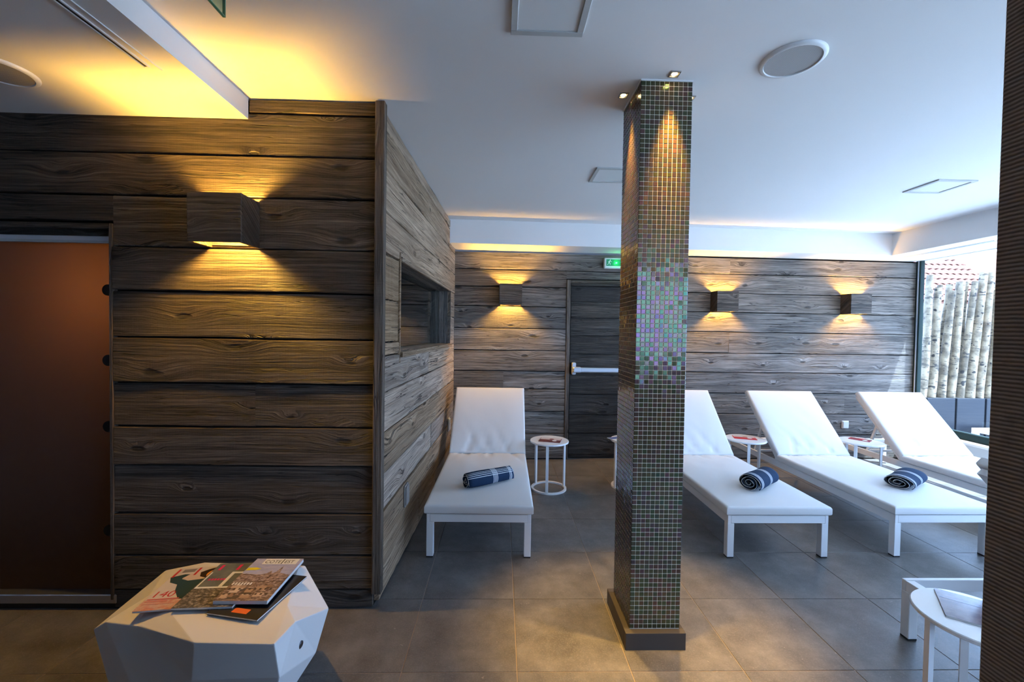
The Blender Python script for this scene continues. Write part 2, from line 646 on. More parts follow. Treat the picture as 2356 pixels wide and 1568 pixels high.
# floor: base slab (grout) + stone tiles
floor = struct(box_obj('floor', M['grout_floor'], (-3.7, WIN_X + 0.1, -2.75, 5.4, -0.12, -0.0025)))
TS, TX0, TY0, GAP = 0.4742, 0.085, 1.7055, 0.0032
tile_me = None
n_t = 0
for j in range(-2, 7):
    for i in range(-8, 11):
        x0, y0 = TX0 + TS * i, TY0 + TS * j
        if x0 + TS > 4.93 or x0 < -3.72:
            continue
        # cabin interior keeps a plain floor
        if y0 > FRONT_Y and x0 + TS < -0.75:
            continue
        if tile_me is None:
            o = MB().bbox(-TS / 2 + GAP / 2, TS / 2 - GAP / 2, -TS / 2 + GAP / 2, TS / 2 - GAP / 2, -0.012, 0.0, b=0.0012).build('floor_tile', M['tile'], floor, fix=False)
            tile_me = o.data
        else:
            o = bpy.data.objects.new('floor_tile', tile_me)
            COL.objects.link(o)
            o.parent = floor
        o.location = (x0 + TS / 2, y0 + TS / 2, 0)
        n_t += 1
# the part of the floor behind the camera
fb = MB()
for j in range(-9, -2):
    for i in range(-8, 10):
        x0, y0 = TX0 + TS * i, TY0 + TS * j
        fb.box(x0 + GAP / 2, x0 + TS - GAP / 2, y0 + GAP / 2, y0 + TS - GAP / 2, -0.012, 0.0)
tag(fb.build('floor_tile_field', M['tile'], floor, fix=False), kind='stuff')

# ceilings
ceiling = struct(box_obj('ceiling', M['plaster'], (-3.7, 5.0, -2.75, 5.4, CEIL, CEIL + 0.15)))
struct(box_obj('ceiling_left', M['plaster'], (-3.7, -1.243, -2.7, FRONT_Y, 2.41, CEIL)))
SOF = 2.277
mb = MB()
fy = lambda x: 4.335 + (x - 1.9) * math.tan(0.042)
v = [(-0.60, fy(-0.6), SOF), (4.17, fy(4.17), SOF), (4.17, 5.3, SOF), (-0.60, 5.3, SOF)]
mb.add(v + [(a, b, CEIL) for a, b, c in v], [(0, 3, 2, 1), (4, 5, 6, 7), (0, 1, 5, 4), (1, 2, 6, 5), (2, 3, 7, 6), (3, 0, 4, 7)])
struct(mb.build('ceiling_back', M['plaster']))
struct(box_obj('ceiling_right', M['plaster'], (4.165, 4.74, -2.7, 5.3, SOF, CEIL)))

# outer walls that close the room
struct(box_obj('wall_left', M['plaster'], (-3.75, -3.6, -2.75, 5.3, 0, CEIL)))
mb = MB()   # rear wall with a window opening
mb.box(0.70, 1.65, -2.8, -2.65, 0, CEIL)
mb.box(3.15, 5.0, -2.8, -2.65, 0, CEIL)
mb.box(1.65, 3.15, -2.8, -2.65, 0, 0.9)
mb.box(1.65, 3.15, -2.8, -2.65, 2.4, CEIL)
wall_rear = struct(mb.build('wall_rear', M['ribbed'], fix=False))
struct(box_obj('wall_rear_left', M['plaster'], (-3.75, 0.70, -2.8, -2.65, 0, CEIL)))
w3 = struct(box_obj('window_3', M['glass'], (1.66, 3.14, -2.73, -2.722, 0.91, 2.39)))
mb = MB()
for a in (1.65, 2.37, 3.09):
    mb.box(a, a + 0.06, -2.76, -2.69, 0.9, 2.4)
mb.box(1.65, 3.15, -2.76, -2.69, 0.9, 0.96)
mb.box(1.65, 3.15, -2.76, -2.69, 2.34, 2.4)
mb.build('window_frame', M['dark_frame'], w3, fix=False)

# brown ribbed partition beside the camera
struct(box_obj('wall_partition', M['ribbed'], (0.660, 0.74, -2.65, 0.553, 0.0, CEIL), bevel=0.004))

# right wall: parapet, sill, glazing
wall_right = struct(box_obj('wall_right', M['plaster'], (4.72, 4.95, -2.7, 4.80, 0, 0.335)))
box_obj('window_sill', M['white_metal'], (4.66, 4.95, -2.7, 4.74, 0.335, 0.365), wall_right, bevel=0.004)
mb = MB()
mb.box(4.72, 4.95, -2.8, -2.55, 0.365, CEIL)
mb.box(4.80, 4.95, -2.55, 4.8, SOF, CEIL)
mb.build('lintel', M['plaster'], wall_right, fix=False)
win2 = struct(box_obj('window_2', M['glass'], (4.772, 4.780, -2.5, 4.70, 0.40, SOF - 0.002)))
for nm, d in (('window_frame', (4.745, 4.800, 4.685, 4.74, 0.365, SOF)), ('window_frame', (4.745, 4.800, -2.55, 4.685, 0.365, 0.440)),
              ('window_mullion', (4.750, 4.800, 2.18, 2.25, 0.440, SOF)), ('window_mullion', (4.750, 4.800, -0.20, -0.13, 0.440, SOF))):
    box_obj(nm, M['dark_frame'], d, win2, bevel=0.006)
box_obj('frame_strip', M['alu'], (4.738, 4.745, 4.700, 4.712, 0.37, SOF), win2)


# ------------------------------------------------------------------ timber cladding
def plank(parent, p, d, n, length, z0, z1, mat, thick=0.024, proud=0.0, name='plank', jit=0.0016, seg=None):
    """one board: p = start point on the wall face, d = direction along, n = normal to the room"""
    rr = random.Random(hash((round(p[0], 3), round(p[1], 3), round(z0, 3), round(length, 3))) & 0xffffff)
    seg = seg or max(3, min(12, int(length / 0.22)))
    hh = (z1 - z0) / 2
    L = length / 2
    b = 0.0035
    prof0 = [(thick, -1), (b, -1), (0.0, -1), (0.0, 1), (b, 1), (thick, 1)]
    vv, ff = [], []
    for k in range(seg + 1):
        x = -L + length * k / seg
        lo, hi = -hh + 0.0040 + rr.uniform(-jit, jit), hh - 0.0040 + rr.uniform(-jit, jit)
        dy = rr.uniform(-0.0012, 0.0012)
        vv += [(x, thick, lo), (x, b, lo), (x, dy, lo + b), (x, dy, hi - b), (x, b, hi), (x, thick, hi)]
    for k in range(seg):
        for i in range(5):
            a = k * 6 + i
            ff.append((a, a + 6, a + 7, a + 1))
    ff.append(tuple(range(6)))
    ff.append(tuple(reversed(range(seg * 6, seg * 6 + 6))))
    mb = MB().add(vv, ff)
    o = mb.build(name, mat, parent, fix=False)
    c = Vector(p) + Vector(d) * L + Vector(n) * proud
    o.location = (c.x, c.y, (z0 + z1) / 2)
    o.rotation_euler = (0, 0, math.atan2(d[1], d[0]))
    return o


# --- front-left cabin wall (faces the camera)
DOOR_X = -1.898
mb = MB()
mb.box(DOOR_X, -0.66, FRONT_Y + 0.024, FRONT_Y + 0.12, 0.0, CEIL)
mb.box(-3.6, DOOR_X, FRONT_Y + 0.024, FRONT_Y + 0.12, 1.885, CEIL)
mb.box(-3.6, -2.82, FRONT_Y + 0.024, FRONT_Y + 0.12, 0.0, 1.885)
wall_front = struct(mb.build('wall_front', M['gap'], fix=False))
FZ = [2.507, 2.4395, 2.2345, 2.0325, 1.784, 1.571, 1.3455, 1.124, 0.9095, 0.7185, 0.4805, 0.272, 0.100, 0.006]
ex, en = Vector((1, 0, 0)), Vector((0, -1, 0))
proudF = [0.004, 0.0, 0.003, -0.001, 0.006, 0.001, 0.004, -0.001, 0.005, 0.0, 0.002, 0.004, 0.0]
for k in range(len(FZ) - 1):
    z1, z0 = FZ[k], FZ[k + 1]
    right = -0.628
    if k == 0:
        spans = [(-1.236, right)]
    elif z0 > 1.885:
        spans = [(-3.55, right)] if k != 1 else [(-3.55, right)]
    elif k == 4 - 1:
        spans = [(-3.55, right)]
    else:
        spans = [(DOOR_X + 0.012, right)]
    if k == 7:
        spans = [(DOOR_X + 0.012, -1.207), (-1.207, right)]
    if k == 3:
        # board crosses above the door: cut around its head
        plank(wall_front, (-3.55, FRONT_Y, 0), ex, en, -3.55 * -1 + DOOR_X + 0.012, 1.905, z1, M['wood_dark'], proud=proudF[k])
        spans = [(DOOR_X + 0.012, right)]
    for a, b in spans:
        zt = z1 if not (k == 1 and a < -1.3) else z1
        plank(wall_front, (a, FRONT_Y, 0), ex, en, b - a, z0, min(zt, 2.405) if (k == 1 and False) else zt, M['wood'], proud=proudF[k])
# corner post
box_obj('corner_post', M['wood_post'], (-0.0235, 0.0235, -0.022, 0.022, -1.208, 1.208), wall_front, bevel=0.004, loc=(-0.6015, FRONT_Y - 0.006, 1.297))

# --- side wall of the cabin (faces the loungers), with a recessed window
side_len = (back_pt(-0.513) - S0).dot(SD) + 0.01


def side_pt(u, z=0.0, out=0.0):
    p = S0 + SD * u + SN * out
    return Vector((p.x, p.y, z))


WU0, WU1, WZ0, WZ1 = 0.365, 2.185, 1.268, 1.800
wall_side = struct(empty('wall_side'))
srot = S_ANG


def side_box(name, mat, u0, u1, z0, z1, o0, o1, parent, bevel=None):
    """box in side wall coordinates (u along, o out of the wall towards the room)"""
    mb = MB()
    if bevel:
        mb.bbox(u0, u1, -o1, -o0, z0, z1, b=bevel)
    else:
        mb.box(u0, u1, -o1, -o0, z0, z1)
    c = Vector(((u0 + u1) / 2, -(o0 + o1) / 2, (z0 + z1) / 2))
    for i, q in enumerate(mb.v):
        mb.v[i] = (q[0] - c.x, q[1] - c.y, q[2] - c.z)
    o = mb.build(name, mat, parent, fix=False)
    wc = side_pt(c.x, c.z, -c.y)
    o.location = wc
    o.rotation_euler = (0, 0, srot)
    return o


for a in ((0.03, WU0 - 0.03, 0, CEIL), (WU1 + 0.03, side_len, 0, CEIL), (WU0 - 0.03, WU1 + 0.03, 0, WZ0 - 0.03), (WU0 - 0.03, WU1 + 0.03, WZ1 + 0.03, CEIL)):
    side_box('wall_core', M['gap'], *a, -0.15, -0.026, wall_side)
# boards: (u0,u1,z0,z1)
sb = []
SL = side_len
sb += [(0.03, 2.12, 2.425, 2.507), (2.12, SL, 2.425, 2.507)]
sb += [(0.03, SL, 2.225, 2.425), (0.03, SL, 2.005, 2.225), (0.03, SL, WZ1, 2.005)]
sb += [(0.03, WU0, 1.56, WZ1), (0.03, WU0, 1.335, 1.56), (0.03, WU0, WZ0 - 0.005, 1.335)]
sb += [(WU1, SL, 1.545, WZ1), (WU1, SL, WZ0 - 0.005, 1.545)]
sb += [(0.03, 1.15, 1.075, WZ0 - 0.005), (1.15, SL, 1.075, WZ0 - 0.005)]
sb += [(0.03, 1.72, 0.865, 1.075), (1.72, SL, 0.865, 1.075), (0.03, SL, 0.645, 0.865), (0.03, 1.30, 0.455, 0.645), (1.30, SL, 0.455, 0.645)]
sb += [(0.03, SL, 0.21, 0.455), (0.03, 0.9, 0.02, 0.21), (0.9, SL, 0.02, 0.21)]
prs = random.Random(3)
for (u0, u1, z0, z1) in sb:
    p = side_pt(u0)
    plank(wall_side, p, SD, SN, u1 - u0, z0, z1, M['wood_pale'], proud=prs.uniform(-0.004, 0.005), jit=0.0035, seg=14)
# window in the side wall
win1 = struct(empty('window_1'))
side_box('window_head', M['wood'], WU0, WU1, WZ1 - 0.002, WZ1 + 0.024, -0.19, -0.004, win1)
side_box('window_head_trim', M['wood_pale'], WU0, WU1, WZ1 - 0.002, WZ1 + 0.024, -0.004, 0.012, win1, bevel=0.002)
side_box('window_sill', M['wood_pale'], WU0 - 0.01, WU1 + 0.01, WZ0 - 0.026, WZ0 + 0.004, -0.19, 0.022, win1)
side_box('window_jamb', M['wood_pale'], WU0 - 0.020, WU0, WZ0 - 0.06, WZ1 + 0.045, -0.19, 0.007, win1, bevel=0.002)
side_box('window_jamb', M['wood_post'], WU1, WU1 + 0.022, WZ0, WZ1, -0.19, 0.004, win1)
side_box('window_pane', M['glass'], WU0, WU1, WZ0, WZ1, -0.118, -0.110, win1)
side_box('window_stop', M['wood_dark'], WU1 - 0.10, WU1, WZ0 + 0.004, WZ1, -0.19, -0.125, win1)

# --- back wall
mb = MB()
for xa, xb, za, zb in ((-3.5, 0.70, 0, 2.262), (1.78, 4.80, 0, 2.275), (0.70, 1.78, 1.98, 2.262)):
    q = [back_pt(xa, 0, -0.024), back_pt(xb, 0, -0.024), back_pt(xb, 0, -0.14), back_pt(xa, 0, -0.14)]
    vv = [(p.x, p.y, za) for p in q] + [(p.x, p.y, zb) for p in q]
    mb.add(vv, [(0, 3, 2, 1), (4, 5, 6, 7), (0, 1, 5, 4), (1, 2, 6, 5), (2, 3, 7, 6), (3, 0, 4, 7)])
mb2_ = [back_pt(0.60, 0, -0.10), back_pt(1.90, 0, -0.10), back_pt(1.90, 0, -0.16), back_pt(0.60, 0, -0.16)]
mb.add([(p.x, p.y, 0) for p in mb2_] + [(p.x, p.y, 2.2) for p in mb2_], [(0, 3, 2, 1), (4, 5, 6, 7), (0, 1, 5, 4), (1, 2, 6, 5), (2, 3, 7, 6), (3, 0, 4, 7)])
wall_back = struct(mb.build('wall_back', M['gap'], fix=False))
BZL = [2.262, 2.073, 1.888, 1.676, 1.436, 1.197, 0.972, 0.775, 0.5305, 0.287, 0.008]
BZR = [2.262, 2.083, 1.867, 1.656, 1.435, 1.198, 0.981, 0.748, 0.5145, 0.2755, 0.008]
DX0, DX1 = 0.715, 1.765
for k in range(10):
    z1, z0 = BZL[k], BZL[k + 1]
    x1 = 1.80 if k < 1 else DX0 - 0.01
    xs = [(-3.0, -0.52), (-0.52, x1)]
    if k == 7 - 1:
        xs = [(-3.0, -0.52), (-0.52, 0.028), (0.028, x1)]
    for a, b in xs:
        m_ = M['wood_dark'] if a < -0.6 else M['wood_grey']
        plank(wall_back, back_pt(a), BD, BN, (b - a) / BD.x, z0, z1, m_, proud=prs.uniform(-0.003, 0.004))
plank(wall_back, back_pt(DX0 - 0.01), BD, BN, (1.80 - DX0 + 0.01) / BD.x, 1.983, 2.073, M['wood_grey'])
for k in range(10):
    z1, z0 = BZR[k], BZR[k + 1]
    xs = [(1.80, 4.747)]
    if k == 0:
        xs = [(1.80, 2.546), (2.546, 4.747)]
    if k == 4:
        xs = [(1.80, 2.555), (2.555, 4.747)]
    if k == 7:
        xs = [(1.80, 3.933), (3.933, 4.747)]
    for a, b in xs:
        plank(wall_back, back_pt(a), BD, BN, (b - a) / BD.x, z0, z1, M['wood_grey'], proud=prs.uniform(-0.003, 0.004))


def back_box(name, mat, x0, x1, z0, z1, o0, o1, parent, bevel=None, **kw):
    mb = MB()
    ln = (x1 - x0) / BD.x
    d = (-ln / 2, ln / 2, -(o1 - o0) / 2, (o1 - o0) / 2, -(z1 - z0) / 2, (z1 - z0) / 2)
    if bevel:
        mb.bbox(*d, b=bevel)
    else:
        mb.box(*d)
    o = mb.build(name, mat, parent, fix=False, **kw)
    c = back_pt((x0 + x1) / 2, (z0 + z1) / 2, (o0 + o1) / 2)
    o.location = c
    o.rotation_euler = (0, 0, BACK_A)
    return o


# door in the back wall
door1 = struct(back_box('door_1', M['wood_dark'], DX0 + 0.04, DX1 - 0.04, 0.006, 1.955, -0.075, -0.05, None))
door1_loc = door1.matrix_basis.copy()


def door_child(o):
    """keep the world place while parenting to the door leaf"""
    mw = o.matrix_basis.copy()
    o.parent = door1
    o.matrix_parent_inverse = door1_loc.inverted()
    o.matrix_basis = mw
    return o


DZ = [1.914, 1.743, 1.561, 1.3695, 1.163, 0.932, 0.7155, 0.4885, 0.2805, 0.045]
for k in range(9):
    o = plank(None, back_pt(DX0 + 0.05), BD, BN, (DX1 - DX0 - 0.1) / BD.x, DZ[k + 1], DZ[k], M['wood_dark'], proud=-0.028)
    door_child(o)
for nm, x0, x1, z0, z1, m_ in (('door_frame', DX0 - 0.006, DX0 + 0.036, 0.0, 1.976, 'wood_post'), ('door_frame', DX1 - 0.036, DX1 + 0.006, 0.0, 1.976, 'wood_post'),
                               ('door_frame', DX0 + 0.036, DX1 - 0.036, 1.945, 1.976, 'wood'), ('door_frame', DX0 + 0.04, DX1 - 0.04, 1.916, 1.943, 'wood_dark')):
    door_child(back_box(nm, M[m_], x0, x1, z0, z1, -0.06, 0.012, None, bevel=0.003))
pb = door_child(back_box('push_bar', M['alu'], 0.86, 1.68, 0.972, 1.022, 0.055, 0.088, None, bevel=0.009))
pb['label'] = 'grey metal push bar across the door'
for x0 in (0.775, 1.69):
    door_child(back_box('bar_bracket', M['alu'], x0, x0 + 0.045, 0.94, 1.074, -0.026, 0.036, None, bevel=0.008))
    door_child(back_box('bar_arm', M['alu'], x0 + 0.004, x0 + 0.095, 0.968, 1.028, 0.030, 0.092, None, bevel=0.010))

# front glass door (left edge of the picture)
door2 = struct(box_obj('door_2', M['frosted'], (-2.80, DOOR_X - 0.012, FRONT_Y + 0.045, FRONT_Y + 0.055, 0.075, 1.803)))
box_obj('door_rail', M['alu'], (-2.80, DOOR_X - 0.006, FRONT_Y + 0.02, FRONT_Y + 0.075, 1.803, 1.836), door2, bevel=0.003)
box_obj('door_rail_lip', M['steel'], (-2.80, DOOR_X - 0.006, FRONT_Y + 0.012, FRONT_Y + 0.02, 1.800, 1.812), door2)
box_obj('door_frame', M['wood_dark'], (-2.82, DOOR_X, FRONT_Y - 0.004, FRONT_Y + 0.11, 1.868, 1.893), door2, bevel=0.003)
box_obj('door_frame', M['wood_dark'], (-2.82, DOOR_X, FRONT_Y + 0.03, FRONT_Y + 0.11, 1.836, 1.868), door2)
box_obj('door_jamb', M['wood_post'], (DOOR_X - 0.006, DOOR_X + 0.010, FRONT_Y - 0.006, FRONT_Y + 0.11, 0.05, 1.893), door2, bevel=0.002)
box_obj('door_sill', M['steel'], (-2.82, DOOR_X + 0.02, FRONT_Y - 0.005, FRONT_Y + 0.11, 0.03, 0.075), door2, bevel=0.004)
box_obj('sill_base', M['rubber'], (-2.82, DOOR_X + 0.02, FRONT_Y + 0.01, FRONT_Y + 0.11, 0.0, 0.03), door2)
for z in (1.575, 1.227, 0.897, 0.375):
    mb = MB().lathe([(0, 0), (0.026, 0), (0.028, 0.002), (0.028, 0.008), (0, 0.008)], 24)
    mb.build('glass_clamp', M['rubber'], door2, loc=(DOOR_X - 0.050, FRONT_Y + 0.0455, z), rot=(math.pi / 2, 0, 0), fix=True)
# little passage behind the frosted door, lit by a warm lamp
struct(box_obj('wall_passage', M['wood_dark'], (-3.5, -1.35, 3.10, 3.16, 0, 2.4)))
struct(box_obj('wall_passage_side', M['wood_dark'], (-1.35, -1.29, FRONT_Y + 0.12, 3.16, 0, 2.4)))


# ------------------------------------------------------------------ lamps
def sconce_parts(root, W=0.24, H=0.222, D=0.145):
    """open-ended timber box, local y: wall at 0, front at -D"""
    t_ = 0.014
    ho = H / 2
    for nm, d in (('front_panel', (-W / 2, W / 2, -D, -D + t_, -ho, ho)), ('side_panel', (-W / 2, -W / 2 + t_, -D + t_, 0, -ho, ho)),
                  ('side_panel', (W / 2 - t_, W / 2, -D + t_, 0, -ho, ho)), ('back_plate', (-W / 2 + t_, W / 2 - t_, -0.006, 0, -ho + 0.01, ho - 0.01))):
        box_obj(nm, M['wood'], d, root, bevel=0.0015)
    box_obj('lamp_holder', M['white_metal'], (-0.02, 0.02, -0.040, -0.006, -0.012, 0.012), root, bevel=0.003)
    return root


def sconce(name_loc, rz, label, watts, W=0.24, H=0.222, D=0.145):
    root = empty('wall_lamp', name_loc, rz)
    sconce_parts(root, W, H, D)
    tag(root, label, 'wall lamp', 'timber box wall lamps')
    r_, h_ = 0.017, 0.052
    prof = [(0.0, -h_), (r_ * 0.6, -h_ + 0.006), (r_, -h_ + 0.018), (r_, h_ - 0.018), (r_ * 0.6, h_ - 0.006), (0.0, h_)]
    glow = emissive('sconce_bulb_glow', AMBER, watts / (math.pi * 2 * math.pi * r_ * 2 * h_))
    MB().lathe(prof, 12).build('bulb', glow, root, loc=(0, -0.068, 0), smooth=True)
    return root


sconce((-1.307, FRONT_Y, 1.898), 0, 'large timber box wall lamp on the dark plank wall beside the frosted door', SCONCE_W, D=0.15)
p = back_pt(0.088, 1.795, 0.0)
sconce(p, BACK_A, 'timber box wall lamp between the cabin corner and the emergency exit door', SCONCE_W * 0.8)
p = back_pt(2.448, 1.768)
sconce(p, BACK_A, 'timber box wall lamp on the back wall nearest the right side of the mosaic pillar', SCONCE_W * 0.8)
p = back_pt(3.968, 1.768)
sconce(p, BACK_A, 'timber box wall lamp on the back wall nearest the window', SCONCE_W * 0.8)


def downlight(x, y, label, rx, ry):
    root = empty('downlight', (x, y, CEIL))
    s = 0.021
    mb = MB()
    for a, b, c, d in ((-s, s, -s, -s + 0.005), (-s, s, s - 0.005, s), (-s, -s + 0.005, -s + 0.005, s - 0.005), (s - 0.005, s, -s + 0.005, s - 0.005)):
        mb.box(a, b, c, d, -0.004, 0.0)
    mb.build('bezel', M['steel'], root, fix=False)
    MB().box(-s + 0.005, s - 0.005, -s + 0.005, s - 0.005, -0.001, 0.0).build('cover', M['trim_grey'], root, fix=False)
    MB().lathe([(0, -0.003), (0.010, -0.003), (0.0125, -0.001), (0, -0.001)], 20).build('bulb', M['bulb'], root)
    tag(root, label, 'ceiling lamp', 'small square downlights around the pillar')
    l = bpy.data.lights.new('spot_light', 'SPOT')
    l.energy = SPOT_W
    l.color = (1.0, 0.58, 0.14)
    l.spot_size = math.radians(36)
    l.spot_blend = 0.85
    l.shadow_soft_size = 0.012
    o = bpy.data.objects.new('spot_light', l)
    COL.objects.link(o)
    o.parent = root
    o.location = (0, 0, -0.008)
    o.rotation_euler = (rx, ry, 0)


PX0, PX1, PY0, PY1 = 0.594, 0.821, 1.850, 2.118
downlight(0.552, 1.977, 'square downlight in the ceiling left of the mosaic pillar', 0, 0)
downlight(0.722, 1.806, 'square downlight in the ceiling in front of the mosaic pillar', 0, 0)
downlight(0.868, 1.985, 'square downlight at the right side of the mosaic pillar, mostly hidden', 0, 0)

# lamp in the passage behind the frosted door
l = bpy.data.lights.new('passage_light', 'POINT')
l.energy = 1.2
l.color = (1.0, 0.40, 0.10)
l.shadow_soft_size = 0.10
pl = empty('passage_lamp', (-2.02, 2.62, 1.56))
tag(pl, 'warm lamp glowing behind the frosted glass door', 'lamp')
MB().lathe([(0, -0.09), (0.05, -0.08), (0.055, 0), (0.05, 0.08), (0, 0.09)], 16).build('lamp_shade', emissive('passage_glow', (1, 0.42, 0.12), 3.0), pl, smooth=True)
box_obj('lamp_arm', M['steel'], (-0.012, 0.012, 0.05, 0.485, -0.012, 0.012), pl)
o = bpy.data.objects.new('passage_light', l)
COL.objects.link(o)
o.parent = pl
o.location = (0, -0.17, 0.02)

# ------------------------------------------------------------------ mosaic pillar
pillar = tag(empty('mosaic_pillar', ((PX0 + PX1) / 2, (PY0 + PY1) / 2, 0)), 'square pillar clad in iridescent brown and green mosaic tiles', 'pillar')
pcx, pcy = pillar.location.x, pillar.location.y
hx, hy = (PX1 - PX0) / 2, (PY1 - PY0) / 2
T_TH = 0.004
box_obj('core', M['grout'], (-hx + T_TH - 0.0024, hx - T_TH + 0.0024, -hy + T_TH - 0.0024, hy - T_TH + 0.0024, 0.0, CEIL - 0.001), pillar)
PLZ = 0.076
plm = MB()
for d in ((-hx - 0.025, hx + 0.017, -hy - 0.030, -hy, 0, PLZ), (-hx - 0.025, hx + 0.017, hy, hy + 0.03, 0, PLZ), (-hx - 0.025, -hx, -hy, hy, 0, PLZ), (hx, hx + 0.017, -hy, hy, 0, PLZ)):
    o = box_obj('plinth', M['plinth'], d, pillar, bevel=0.0012)
cap = MB()
for d in ((-hx - 0.002, hx + 0.002, -hy - 0.003, -hy + 0.01), (-hx - 0.002, hx + 0.002, hy - 0.01, hy + 0.003), (-hx - 0.003, -hx + 0.01, -hy, hy), (hx - 0.01, hx + 0.003, -hy, hy)):
    cap.box(d[0], d[1], d[2], d[3], CEIL - 0.006, CEIL)
cap.build('caulk_joint', M['plaster'], pillar, fix=False)
NC, ND = 11, 13
PITCH_X, PITCH_Y = (PX1 - PX0) / NC, (PY1 - PY0) / ND
Z_BASE = PLZ + 0.001
NR = round((CEIL - 0.006 - Z_BASE) / 0.0207)
PZ = (CEIL - 0.006 - Z_BASE) / NR
tw = PITCH_X * 0.5 - 0.0009
# one tile: local face towards -y
tb = MB().bbox(-tw, tw, 0.0, T_TH, -tw, tw, b=0.0011)
tile_v, tile_f = list(tb.v), list(tb.f)
tile_mesh = None
rest_v, rest_f, rest_r = [], [], []
R0, R1 = int((1.06 - Z_BASE) / PZ), int((1.06 - Z_BASE) / PZ) + 27     # rows at eye level: the ones that catch the light
trng = random.Random(11)


def tilt():
    return Euler((trng.gauss(0, 0.016), 0, trng.gauss(0, 0.016))).to_matrix()


for r_ in range(NR):
    zc = Z_BASE + PZ * (r_ + 0.5)
    faces = []
    for c_ in range(NC):
        xx = -hx + PITCH_X * (c_ + 0.5)
        faces.append((Vector((xx, -hy, zc)), 0.0, True))
        faces.append((Vector((-xx, hy, zc)), math.pi, False))
    for c_ in range(ND):
        yy = -hy + PITCH_Y * (c_ + 0.5)
        faces.append((Vector((-hx, yy, zc)), -math.pi / 2, False))
        faces.append((Vector((hx, -yy, zc)), math.pi / 2, False))
    for pos, rz, front in faces:
        rm = Matrix.Rotation(rz, 3, 'Z') @ tilt()
        if front and R0 <= r_ < R1:
            if tile_mesh is None:
                o = tb.build('mosaic_tile', M['mosaic'], pillar, fix=False)
                tile_mesh = o.data
            else:
                o = bpy.data.objects.new('mosaic_tile', tile_mesh)
                COL.objects.link(o)
                o.parent = pillar
            o.location = pos
            o.rotation_euler = rm.to_euler()
        else:
            b = len(rest_v)
            rest_v += [tuple(pos + rm @ Vector(q)) for q in tile_v]
            rest_f += [tuple(b + i for i in q) for q in tile_f]
            rest_r += [trng.random()] * len(tile_v)
me = bpy.data.meshes.new('mosaic_tile_field')
me.from_pydata(rest_v, [], rest_f)
me.materials.append(M['mosaic'])
at = me.attributes.new('tile_random', 'FLOAT', 'POINT')
at.data.foreach_set('value', rest_r)
o = bpy.data.objects.new('mosaic_tile_field', me)
COL.objects.link(o)
o.parent = pillar
o['kind'] = 'stuff'


# ------------------------------------------------------------------ ceiling fittings
def ceiling_panel(x0, x1, y0, y1, label):
    cx, cy = (x0 + x1) / 2, (y0 + y1) / 2
    root = tag(empty('ceiling_panel', (cx, cy, CEIL)), label, 'ceiling panel', 'flat square ceiling panels')
    a, b = (x1 - x0) / 2, (y1 - y0) / 2
    fr = 0.024
    for d in ((-a, a, -b, -b + fr), (-a, a, b - fr, b), (-a, -a + fr, -b + fr, b - fr), (a - fr, a, -b + fr, b - fr)):
        box_obj('panel_frame', M['trim_grey'], (*d, -0.009, 0.0), root, bevel=0.0015)
    box_obj('diffuser', M['panel_white'], (-a + fr, a - fr, -b + fr, b - fr, -0.004, 0.0), root)


ceiling_panel(0.018, 0.285, 1.325, 1.592, 'grey framed square ceiling panel at the top edge, left of the pillar')
ceiling_panel(0.622, 0.890, 2.830, 3.100, 'grey framed square ceiling panel partly hidden behind the mosaic pillar')
ceiling_panel(3.035, 3.320, 2.890, 3.160, 'square ceiling panel near the window corner')


def speaker(x, y, z, r, label):
    root = tag(empty('ceiling_speaker', (x, y, z)), label, 'speaker', 'round ceiling loudspeakers')
    MB().lathe([(r, 0), (r, -0.004), (r - 0.006, -0.010), (r - 0.016, -0.011), (r - 0.018, -0.006), (r - 0.018, 0)], 48).build('rim', M['panel_white'], root, smooth=True, angle=50)
    t = MB().lathe([(0, -0.007), (r - 0.018, -0.007), (r - 0.018, 0), (0, 0)], 48).build('grille', M['grille'], root)


def mat_grille():
    t = NT('perforated_grille')
    x, y, z, v = t.xyz()
    vo = t.node('ShaderNodeTexVoronoi')
    vo.inputs['Scale'].default_value = 260
    vo.inputs['Randomness'].default_value = 0.0
    t.link(v, vo.inputs['Vector'])
    col = t.mix(t.smooth(vo.outputs['Distance'], 0.30, 0.42), (0.16, 0.155, 0.15), (0.46, 0.45, 0.44))
    t.set(col=col, rough=0.6)
    return t.m


M['grille'] = mat_grille()
speaker(1.152, 1.690, CEIL, 0.118, 'round white loudspeaker in the ceiling right of the pillar')
speaker(-2.02, 1.752, 2.41, 0.118, 'round loudspeaker in the low ceiling above the frosted door')


def slot(x, y0, y1, z, label, wd=0.022):
    root = tag(empty('air_slot', (x, (y0 + y1) / 2, z)), label, 'air vent', 'linear air slots')
    h = (y1 - y0) / 2
    box_obj('dark_gap', M['black'], (-wd / 2, wd / 2, -h, h, -0.0015, 0.0), root)
    for s in (-1, 1):
        box_obj('slot_edge', M['panel_white'], (s * (wd / 2) - 0.003, s * (wd / 2) + 0.003, -h, h, -0.005, 0.0), root)
    box_obj('slot_edge', M['panel_white'], (wd / 2 + 0.030, wd / 2 + 0.034, -h - 0.02, h + 0.02, -0.004, 0.0), root)


slot(-1.396, -0.6, 1.70, 2.41, 'long dark air slot in the low ceiling at the left', 0.02)
slot(4.362, 3.66, 4.50, SOF, 'slim linear air slot in the ceiling drop above the window', 0.014)

